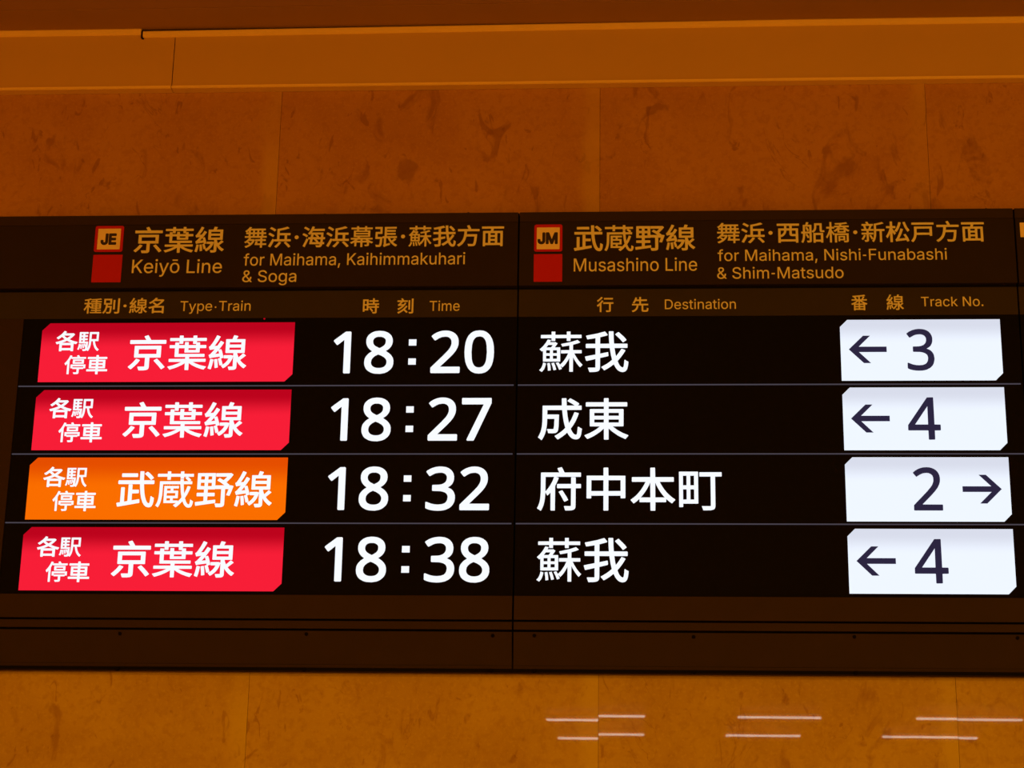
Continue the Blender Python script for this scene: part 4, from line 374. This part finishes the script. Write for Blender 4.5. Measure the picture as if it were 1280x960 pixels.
led_line = glow('dim_lit_line', (0.060, 0.051, 0.068), 1.0)
led_dot = glow('lit_red_dot', (0.5, 0.0, 0.01), 1.0)

# ------------------------------------------------------------------ the room
def struct(o): o['kind'] = 'structure'; return o
ZC = 4.27; X0, X1, YF = -8.0, 9.0, -20.0
bm = bmesh.new()
k0 = -8
tilt = {-2: 0.0004, -1: -0.0007, 0: 0.0007, 1: 0.0005, 2: 0.0003}
courses = [(0.0, 1.02), (1.022, 2.005), (2.007, 3.03), (3.032, ZC)]
for i in range(-8, 10):
    xa = JOINT0 + i * SLAB; xb = xa + SLAB
    xa = max(xa, X0); xb = min(xb, X1)
    if xb - xa < 0.02: continue
    for (za, zb) in courses:
        t = tilt.get(i, random.uniform(-.0008, .0008)) * (zb - za) / 2
        g = 0.0005
        q = [bm.verts.new((x, y, z)) for x, y, z in ((xa + g, t, za), (xb - g, t, za), (xb - g, -t, zb), (xa + g, -t, zb))]
        r = [bm.verts.new((v.co.x, 0.03, v.co.z)) for v in q]
        slab_tone = 0 if za > 3.0 else 1  # top course redder, the courses below more golden
        bm.faces.new(q).material_index = slab_tone
        for k in range(4): bm.faces.new((q[k], r[k], r[(k + 1) % 4], q[(k + 1) % 4])).material_index = slab_tone
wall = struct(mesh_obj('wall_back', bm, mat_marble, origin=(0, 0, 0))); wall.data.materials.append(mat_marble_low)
struct(boxed('wall_backing', mat_joint, None, (X0, X1, 0.006, 0.14, 0.0, ZC))); bpy.data.objects['wall_backing'].name = 'trim_3'
struct(boxed('floor', mat_floor, None, (X0, X1, YF, 0.14, -0.1, 0.0)))
struct(boxed('wall_left', mat_plain, None, (X0 - 0.1, X0, YF, 0.14, 0.0, ZC)))
struct(boxed('wall_right', mat_plain, None, (X1, X1 + 0.1, YF, 0.14, 0.0, ZC)))
struct(boxed('wall_front', mat_plain, None, (X0, X1, YF - 0.1, YF, 0.0, ZC)))
# ceiling: long panels side by side with narrow grooves between them
bm = bmesh.new()
edges = [0.14, -0.155] + [-0.155 - 1.2 * k for k in range(1, 17)] + [YF]
for a, b2 in zip(edges[:-1], edges[1:]):
    if a - b2 > 0.01: box(bm, X0, X1, b2 + 0.0012, a - 0.0012, ZC, ZC + 0.03, bevel=0.0008)
box(bm, X0, X1, YF, 0.14, ZC + 0.03, ZC + 0.05)
struct(mesh_obj('ceiling', bm, mat_ceiling))

# cornice along the top of the marble: face boards with a rail at either edge, its highlight painted in
YT = -0.03
xj = at(217, 75, YT)[0]; xn = at(178, 44, YT)[0]
zb = at(640, 106, YT)[1] + 0.001
tr = tag(bpy.data.objects.new('trim_1', None), kind='structure'); C.objects.link(tr); tr.location = (0, 0, zb)
for xa, xb in ((X0, xj - 0.0012), (xj + 0.0012, X1)):
    boxed('face_board', mat_trim, tr, (xa, xb, YT, -0.001, zb + 0.008, ZC - 0.018), bevel=0.0006)
bm = bmesh.new()
for xa, xb in ((X0, xj - 0.001), (xj + 0.001, X1)):
    prism_x(bm, xa, xb, [(-0.001, zb), (YT - 0.002, zb), (YT - 0.006, zb + 0.003), (YT - 0.006, zb + 0.007), (YT - 0.001, zb + 0.0095), (-0.001, zb + 0.0095)])
mesh_obj('lower_rail', bm, mat_rail, tr)
def top_rail(xa, xb, za, zb2, name):
    bm = bmesh.new()
    prof = lambda d: [(-0.001, ZC - 0.020 - d), (YT - 0.001, ZC - 0.020 - d), (YT - 0.007, ZC - 0.015 - d), (YT - 0.007, ZC - 0.004 - d), (YT - 0.004, ZC - d), (-0.001, ZC - d)]
    A = [bm.verts.new((xa, y, z)) for y, z in prof(za)]; B = [bm.verts.new((xb, y, z)) for y, z in prof(zb2)]
    for i in range(6): bm.faces.new((A[i], A[(i + 1) % 6], B[(i + 1) % 6], B[i]))
    bm.faces.new(A); bm.faces.new(B)
    mesh_obj(name, bm, mat_rail, tr)
top_rail(X0, xn - 0.003, 0.0, 0.0, 'upper_rail')
top_rail(xn + 0.003, 0.45, 0.0085, 0.0, 'upper_rail')
top_rail(0.45, X1, 0.0, 0.0, 'upper_rail')
struct(boxed('trim_2', mat_gap, None, (xn - 0.003, 0.5, YT + 0.004, -0.001, ZC - 0.0084, ZC - 0.0002)))
bm = bmesh.new(); box(bm, xn - 0.003, xn + 0.003, YT - 0.005, -0.002, ZC - 0.03, ZC - 0.0075); box(bm, xn - 0.001, xn + 0.006, YT - 0.002, -0.002, ZC - 0.034, ZC - 0.03)
mesh_obj('rail_notch', bm, mat_gap, tr)

# ------------------------------------------------------------------ fluorescent tubes far back in the hall
def tube_light(x, y, length, label):
    z = 4.2
    t = empty('fluorescent_light', (x, y, ZC), label, 'ceiling light', 'bare fluorescent tubes far back under the ceiling')
    bm = bmesh.new(); box(bm, x - length / 2 - 0.04, x + length / 2 + 0.04, y - 0.02, y + 0.02, z + 0.035, ZC - 0.001, bevel=0.004)
    mesh_obj('housing', bm, mat_plain, t)
    bm = bmesh.new()
    r = bmesh.ops.create_cone(bm, cap_ends=True, segments=16, radius1=0.011, radius2=0.011, depth=length)
    for v in bm.verts: v.co = Vector((v.co.z + x, v.co.x + y, v.co.y + z))
    mesh_obj('tube', bm, MAT_TUBE, t)
    for s in (-1, 1):
        boxed('lamp_holder', mat_plain, t, (x + s * (length / 2 + 0.01) - 0.012, x + s * (length / 2 + 0.01) + 0.012, y - 0.016, y + 0.016, z - 0.016, z + 0.04), bevel=0.002)
MAT_TUBE = glow('lit_fluorescent_tube', (1.0, 0.86, 0.76), 9.5)
for y, row, spots in ((-15.3, 'nearer', ((-0.39, 1.04), (1.535, 0.87), (3.50, 1.10))), (-16.92, 'farther', ((-0.36, 0.98), (1.47, 0.84), (3.33, 1.06)))):
    for (x, length), nm in zip(spots, ('left', 'middle', 'right')):
        tube_light(x, y, length, f'bare white fluorescent tube under ceiling, {nm} one of the {row} row mirrored in marble')

# ------------------------------------------------------------------ the departure board
YB = -0.06                                    # front of the header plates; the wall is y = 0
DB = YB - CAM.y
XS = (-0.42, -0.0629 * DB, 0.2108 * DB, 0.4845 * DB)
XL = at(30.5, 400, YB + 0.016)[0]             # left end of the lit screen
XS = (XL - 0.12, XS[1], XS[2], XS[3])
G = 0.0022                                    # half the gap between two cabinets
def zz(py, y, px=640): return at(px, py, y)[1]
Z_TOP = zz(265, YB); Z_HT = zz(277.5, YB); Z_HB = zz(357, YB)
Y1 = YB + 0.016                               # heading strip and screen
Z_ST = zz(362, Y1); Z_SB = zz(396, Y1)
Z_S = [zz(v, Y1) for v in (481.4, 567.4, 654.5)]
Z_LB = zz(745, Y1)
YFR = YB + 0.008
Z_A = zz(774.6, YFR); Z_A2 = zz(777.2, YFR); Z_B = zz(787, YFR); Z_B2 = zz(789.8, YFR)
Z_P = zz(832.5, YB + 0.03); Z_BOT = zz(841.5, YB + 0.03)

def cabinet(xa, xb, xl, xr, label, screws):
    """xa..xb the cabinet, xl..xr its lit screen"""
    t = empty('departure_board', ((xa + xb) / 2, YB / 2, Z_BOT), label, 'departure board', 'cabinets of the departure board')
    a, b = xa + G, xb - G
    boxed('housing', mat_black, t, (xa + 0.0003, xb - 0.0003, YB + 0.030, -0.002, Z_BOT + 0.003, Z_TOP - 0.002))
    boxed('top_bezel', mat_frame, t, (a, b, YB + 0.002, -0.002, Z_HT + 0.0012, Z_TOP), bevel=0.0012)
    bm = bmesh.new()                          # bead of sealant with a ragged edge between cabinet and marble
    n = int((b - a) / 0.012); prev = None
    for i in range(n + 1):
        x = xa + 0.0003 + (xb - xa - 0.0006) * i / n; h = 0.0015 + 0.0035 * max(0, random.gauss(0, 0.7)) ** 1.3
        cur = [bm.verts.new((x, YB + 0.012, Z_TOP - 0.001)), bm.verts.new((x, YB + 0.012, Z_TOP + h * .6)), bm.verts.new((x, -0.002, Z_TOP + h + 0.002)), bm.verts.new((x, -0.002, Z_TOP - 0.001))]
        if prev:
            for k in range(4): bm.faces.new((prev[k], prev[(k + 1) % 4], cur[(k + 1) % 4], cur[k]))
        else: bm.faces.new(cur)
        prev = cur
    bm.faces.new(prev)
    mesh_obj('sealant_bead', bm, mat_seal, t)
    hd = boxed('header_panel', mat_header, t, (a, b, YB, YB + 0.0299, Z_HB, Z_HT), bevel=0.0012)
    st = boxed('heading_strip', mat_heading, t, (a, b, Y1, YB + 0.0299, Z_SB, Z_ST), bevel=0.0008)
    boxed('shadow_groove', mat_black, t, (a, b, Y1 + 0.004, YB + 0.0294, Z_ST + 0.0004, Z_HB - 0.0004))
    tops = [Z_SB] + Z_S; bots = Z_S + [Z_LB]
    rows = []
    for z1, z0 in zip(tops, bots):
        rows.append(boxed('display_row', mat_black, t, (max(a, xl), min(b, xr), Y1 + 0.002, YB + 0.0293, z0 + 0.0004, z1 - 0.0004)))
    for z in Z_S:
        boxed('row_divider', led_line, t, (max(a, xl) + 0.001, min(b, xr) - 0.006, Y1 - 0.0015, Y1 + 0.0015, z - 0.0017, z + 0.0017), bevel=0.0006)
    if xl > a + 0.01: boxed('side_margin', mat_frame, t, (a, xl - 0.0015, Y1 - 0.002, YB + 0.0291, Z_LB, Z_SB - 0.0006), bevel=0.001)
    boxed('lower_frame', mat_frame, t, (a, b, YFR, YB + 0.0290, Z_A, Z_LB - 0.0008), bevel=0.0012)
    boxed('lower_rail', mat_frame, t, (a, b, YFR, YB + 0.0290, Z_B, Z_A2), bevel=0.0012)
    bm = bmesh.new(); prism_x(bm, a, b, [(YB + 0.031, Z_B2), (YFR + 0.002, Z_B2), (YB + 0.03, Z_P + 0.001), (YB + 0.031, Z_P + 0.001)])
    lp = mesh_obj('lower_panel', bm, mat_lower, t)
    bm = bmesh.new(); prism_x(bm, a, b, [(YB + 0.0305, Z_P), (YB + 0.028, Z_P), (YB + 0.028, Z_P - 0.003), (YB + 0.034, Z_BOT + 0.002), (YB + 0.040, Z_BOT), (YB + 0.041, Z_BOT)])
    mesh_obj('bottom_lip', bm, mat_lower, t)
    for px, py in screws:
        y = YFR + 0.004 if py < 815 else YB + 0.027
        x, z = at(px, py, y)
        bm = bmesh.new()
        bmesh.ops.create_cone(bm, cap_ends=True, segments=14, radius1=0.0050, radius2=0.0044, depth=0.006)
        for v in bm.verts: v.co = Vector((v.co.x + x, -v.co.z + y, v.co.y + z))
        mesh_obj('screw', bm, mat_screw, t)
    return t, hd, st, rows

def symbol(hd, outer, inner, lower, text, tb):
    y = YB
    def rect(b4, y0): 
        l, r, t, b = b4
        return at(l, (t + b) / 2, y0)[0], at(r, (t + b) / 2, y0)[0], at((l + r) / 2, b, y0)[1], at((l + r) / 2, t, y0)[1]
    bm = bmesh.new(); plate(bm, rounded(*rect(outer, y), 0.006), y - 0.0012, y); tag(mesh_obj('symbol_frame', bm, mat_red, hd), 'red square frame around the line letters')
    x0, x1, z0, z1 = rect(inner, y)
    bm = bmesh.new(); plate(bm, rounded(x0, x1, z0, z1, 0.0012), y - 0.0018, y - 0.0012); tag(mesh_obj('symbol_face', bm, mat_face, hd), 'pale square face of the line symbol')
    write('symbol_letters', text, 'B', tb, y - 0.0018, mat_ink, hd, track=-0.02, thick=0.0005)
    bm = bmesh.new(); plate(bm, rounded(*rect(lower, y), 0.001), y - 0.0012, y); tag(mesh_obj('colour_block', bm, mat_red, hd), 'plain red square under the line symbol')

def badge(row, corners, cut, mat, name, label):
    """corners = left, right, top, bottom in the photo; top left and bottom right corners cut off"""
    y = Y1 + 0.002; l, r, t, b = corners
    x0, x1 = l, r
    z1 = t; z0 = b
    pts = [(x0, z1 - cut), (x0 + cut, z1), (x1, z1), (x1, z0 + cut), (x1 - cut, z0), (x0, z0)]
    bm = bmesh.new(); plate(bm, pts, y - 0.0008, y)
    return tag(mesh_obj(name, bm, mat, row), label)

def arrow(row, l, r, py, right):
    y = Y1 + 0.0008
    x0, z = at(l, py, y); x1 = at(r, py, y)[0]
    w = x1 - x0; s = 1 if right else -1
    tip = x1 if right else x0
    T = 0.0155; H = 0.0395                      # thickness of the bar, half height of the head
    prof = [(0, 0), (-0.040, H), (-0.059, H), (-0.0273, T / 2), (-w, T / 2)]
    prof = prof + [(x, -zv) for x, zv in reversed(prof[1:])]
    bm = bmesh.new(); plate(bm, [(tip + s * x, z + zv) for x, zv in prof], y - 0.0006, y)
    return mesh_obj('direction_arrow', bm, led_ink, row)

YL = Y1 + 0.002 - 0.0008                      # lettering standing on the badges
YD = Y1 + 0.002                               # lettering straight on the black screen

# --- left cabinet
t, hd, st, rows = cabinet(XS[0], XS[1], XL, XS[1] - G, 'left departure board cabinet headed JE, with coloured train badges and times',
    [(150, 792), (383, 792.5), (616, 794.5), (147, 836), (380, 837), (614, 838)])
symbol(hd, (118.6, 154.2, 282.6, 315), (122.3, 150.6, 286.2, 312), (115.5, 152, 318.6, 353), 'JE', (126, 145.6, 291.8, 306.2))
write('line_name', '京葉線', 'V', (168, 280.5, 283.4, 316.2), YB, mat_vinyl, hd)
write('romanised_line_name', 'Keiyō', 'L', (165.2, 224.5, 324.6, 341.2), YB, mat_vinyl, hd, cap=True)
write('romanised_line_name', 'Line', 'L', (233.6, 277.5, 324.6, 341.2), YB, mat_vinyl, hd, cap=True)
write('direction_text', '舞浜・海浜幕張・蘇我方面', 'V', (305.8, 630, 282.3, 309), YB, mat_vinyl, hd)
write('direction_text', 'for Maihama, Kaihimmakuhari', 'L', (304.7, 581.4, 316.6, 331.2), YB, mat_vinyl, hd, cap=True)
write('direction_text', '& Soga', 'L', (303, 370.5, 338, 352.4), YB, mat_vinyl, hd, cap=True)
write('column_heading', '種別・線名', 'V', (105, 205, 372.5, 392), Y1, mat_vinyl, st)
write('column_heading', 'Type・Train', 'L', (225.5, 313.4, 376.4, 388.6), Y1, mat_vinyl, st, cap=True)
write('column_heading', '時', 'V', (453.7, 473.9, 373, 392), Y1, mat_vinyl, st)
write('column_heading', '刻', 'V', (496.7, 516.8, 373, 392), Y1, mat_vinyl, st)
write('column_heading', 'Time', 'L', (537, 574.6, 376.2, 388.6), Y1, mat_vinyl, st, cap=True)
bx0 = sum(at(x, y, YD)[0] for x, y in ((47.4, 477.4), (39.6, 562.6), (31.2, 649.5), (22.2, 738.4))) / 4
bx1 = sum(at(x, y, YD)[0] for x, y in ((368.8, 403.8), (364.5, 487.5), (360, 572.1), (355.6, 659.5))) / 4
tt = [(403.7, 477.3), (487.4, 562.7), (572, 649.7), (659.2, 738.6)]
small = [((69.9, 124.3, 413.8, 439), (80.6, 134.4, 444, 467.9)), ((62, 117, 497.5, 522.9), (73, 127.6, 528, 553)),
         ((54.4, 109.2, 583.5, 608.8), (65.5, 120, 613.6, 639)), ((46.4, 101.8, 670.5, 696), (57, 111.9, 701.8, 727.6))]
big = [('京葉線', (161.2, 308.6, 419, 462.8)), ('京葉線', (154.5, 304, 502.4, 547.3)), ('武蔵野線', (146.8, 340.5, 589, 634.6)), ('京葉線', (140, 293.4, 676, 722))]
times = [('18:20', (416.8, 617.5, 413.4, 467.2)), ('18:27', (413.3, 614.2, 497, 551.6)), ('18:32', (409.6, 611.8, 583.2, 638.4)), ('18:38', (405.3, 611.8, 671, 728))]
for i, row in enumerate(rows):
    zt = zz(tt[i][0], YD, 200); z0 = zz(tt[i][1], YD, 200)
    badge(row, (bx0, bx1, zt, z0), 0.0215, led_orange if i == 2 else led_red, 'service_badge',
          ('orange' if i == 2 else 'red') + ' lit badge with two corners cut off')
    write('service_text', '各駅', 'W', small[i][0], YL, led_white, row, track=-0.02)
    write('service_text', '停車', 'W', small[i][1], YL, led_white, row, track=-0.02)
    write('line_text', big[i][0], 'W', big[i][1], YL, led_white, row)
    tx, tb = times[i]
    write('departure_time', tx, 'D', tb, YD, led_white, row, track=0.006)
x, z = at(330.5, 398.4, YD)
bm = bmesh.new(); plate(bm, ring(x, z, 0.0028, 8), YD - 0.0008, YD); tag(mesh_obj('stray_light_dot', bm, led_dot, rows[0]), 'tiny red lit dot above the first badge')

# --- middle cabinet
t, hd, st, rows = cabinet(XS[1], XS[2], XS[1] + G, XS[2] - G, 'middle departure board cabinet headed JM, with destinations and white track badges',
    [(668, 794.5), (867, 796), (1068, 796), (1272, 797.5), (667.5, 838.5), (868, 840), (1070, 841)])
symbol(hd, (667.8, 703, 280.8, 314.6), (671, 699.6, 284.6, 311.8), (667.2, 702.8, 317.8, 352.3), 'JM', (671.9, 697.2, 290.4, 305.3))
write('line_name', '武蔵野線', 'V', (717.4, 869, 281.2, 314), YB, mat_vinyl, hd)
write('romanised_line_name', 'Musashino Line', 'L', (717.2, 871.4, 322.8, 338.8), YB, mat_vinyl, hd, cap=True)
write('direction_text', '舞浜・西船橋・新松戸方面', 'V', (896, 1230.3, 277.1, 303.3), YB, mat_vinyl, hd)
write('direction_text', 'for Maihama, Nishi-Funabashi', 'L', (897, 1183.6, 311.5, 325.4), YB, mat_vinyl, hd, cap=True)
write('direction_text', '& Shim-Matsudo', 'L', (896.4, 1054.4, 333.9, 348), YB, mat_vinyl, hd, cap=True)
write('column_heading', '行', 'V', (746, 766.8, 371.3, 390.2), Y1, mat_vinyl, st)
write('column_heading', '先', 'V', (789.7, 810.6, 371.3, 390.2), Y1, mat_vinyl, st)
write('column_heading', 'Destination', 'L', (831, 919.8, 374.2, 386.3), Y1, mat_vinyl, st, cap=True)
write('column_heading', '番', 'V', (1064, 1084.2, 368.5, 388), Y1, mat_vinyl, st)
write('column_heading', '線', 'V', (1108, 1129.6, 368.1, 387.6), Y1, mat_vinyl, st)
write('column_heading', 'Track No.', 'L', (1151.3, 1229, 371, 382.8), Y1, mat_vinyl, st, cap=True)
wx0 = sum(at(x, y, YD)[0] for x, y in ((1052.4, 475.5), (1055.3, 562.5), (1058.6, 651.5), (1061.7, 742))) / 4
wx1 = sum(at(x, y, YD)[0] for x, y in ((1249.7, 398.3), (1254.8, 484), (1260.2, 571.5), (1266, 661))) / 4
wt = [(399.5, 475.7), (484.3, 562.8), (571.6, 652), (661.2, 742.5)]
dest = [('蘇我', (674.3, 785.5, 414.4, 465.2)), ('成東', (672.8, 785.4, 497.8, 550)), ('府中本町', (671.6, 902.4, 584, 638.5)), ('蘇我', (670.8, 785.8, 672.4, 727.8))]
num = [('3', (1133.6, 1167.6, 411.2, 463.4)), ('4', (1134.6, 1175.4, 496.7, 549.7)), ('2', (1141.4, 1177.7, 584, 638.2)), ('4', (1143, 1185.2, 673.8, 729.4))]
arr = [(1061, 1108.3, 436.8, False), (1063.8, 1112.2, 523.2, False), (1203.2, 1252.2, 611.4, True), (1070.6, 1119.8, 701.2, False)]
for i, row in enumerate(rows):
    zt = zz(wt[i][0], YD, 1155); z0 = zz(wt[i][1], YD, 1155)
    badge(row, (wx0, wx1, zt, z0), 0.0205, led_track, 'track_badge', 'white lit badge with two corners cut off')
    write('destination_text', dest[i][0], 'W', dest[i][1], YD, led_white, row)
    write('track_number', num[i][0], 'R', num[i][1], YL, led_ink, row)
    arrow(row, *arr[i])

# --- right cabinet, of which the photo shows only the edge
t, hd, st, rows = cabinet(XS[2], XS[3], XS[2] + G, XS[3] - G, 'departure board cabinet at far right edge, dark, with a pale header plate', [])
x, z = at(1275, 287.5, YB)
bm = bmesh.new(); plate(bm, rounded(x, x + 0.045, z - 0.0215, z + 0.0215, 0.001), YB - 0.0012, YB)
tag(mesh_obj('header_plate', bm, mat_face, hd), 'pale square plate on the header')
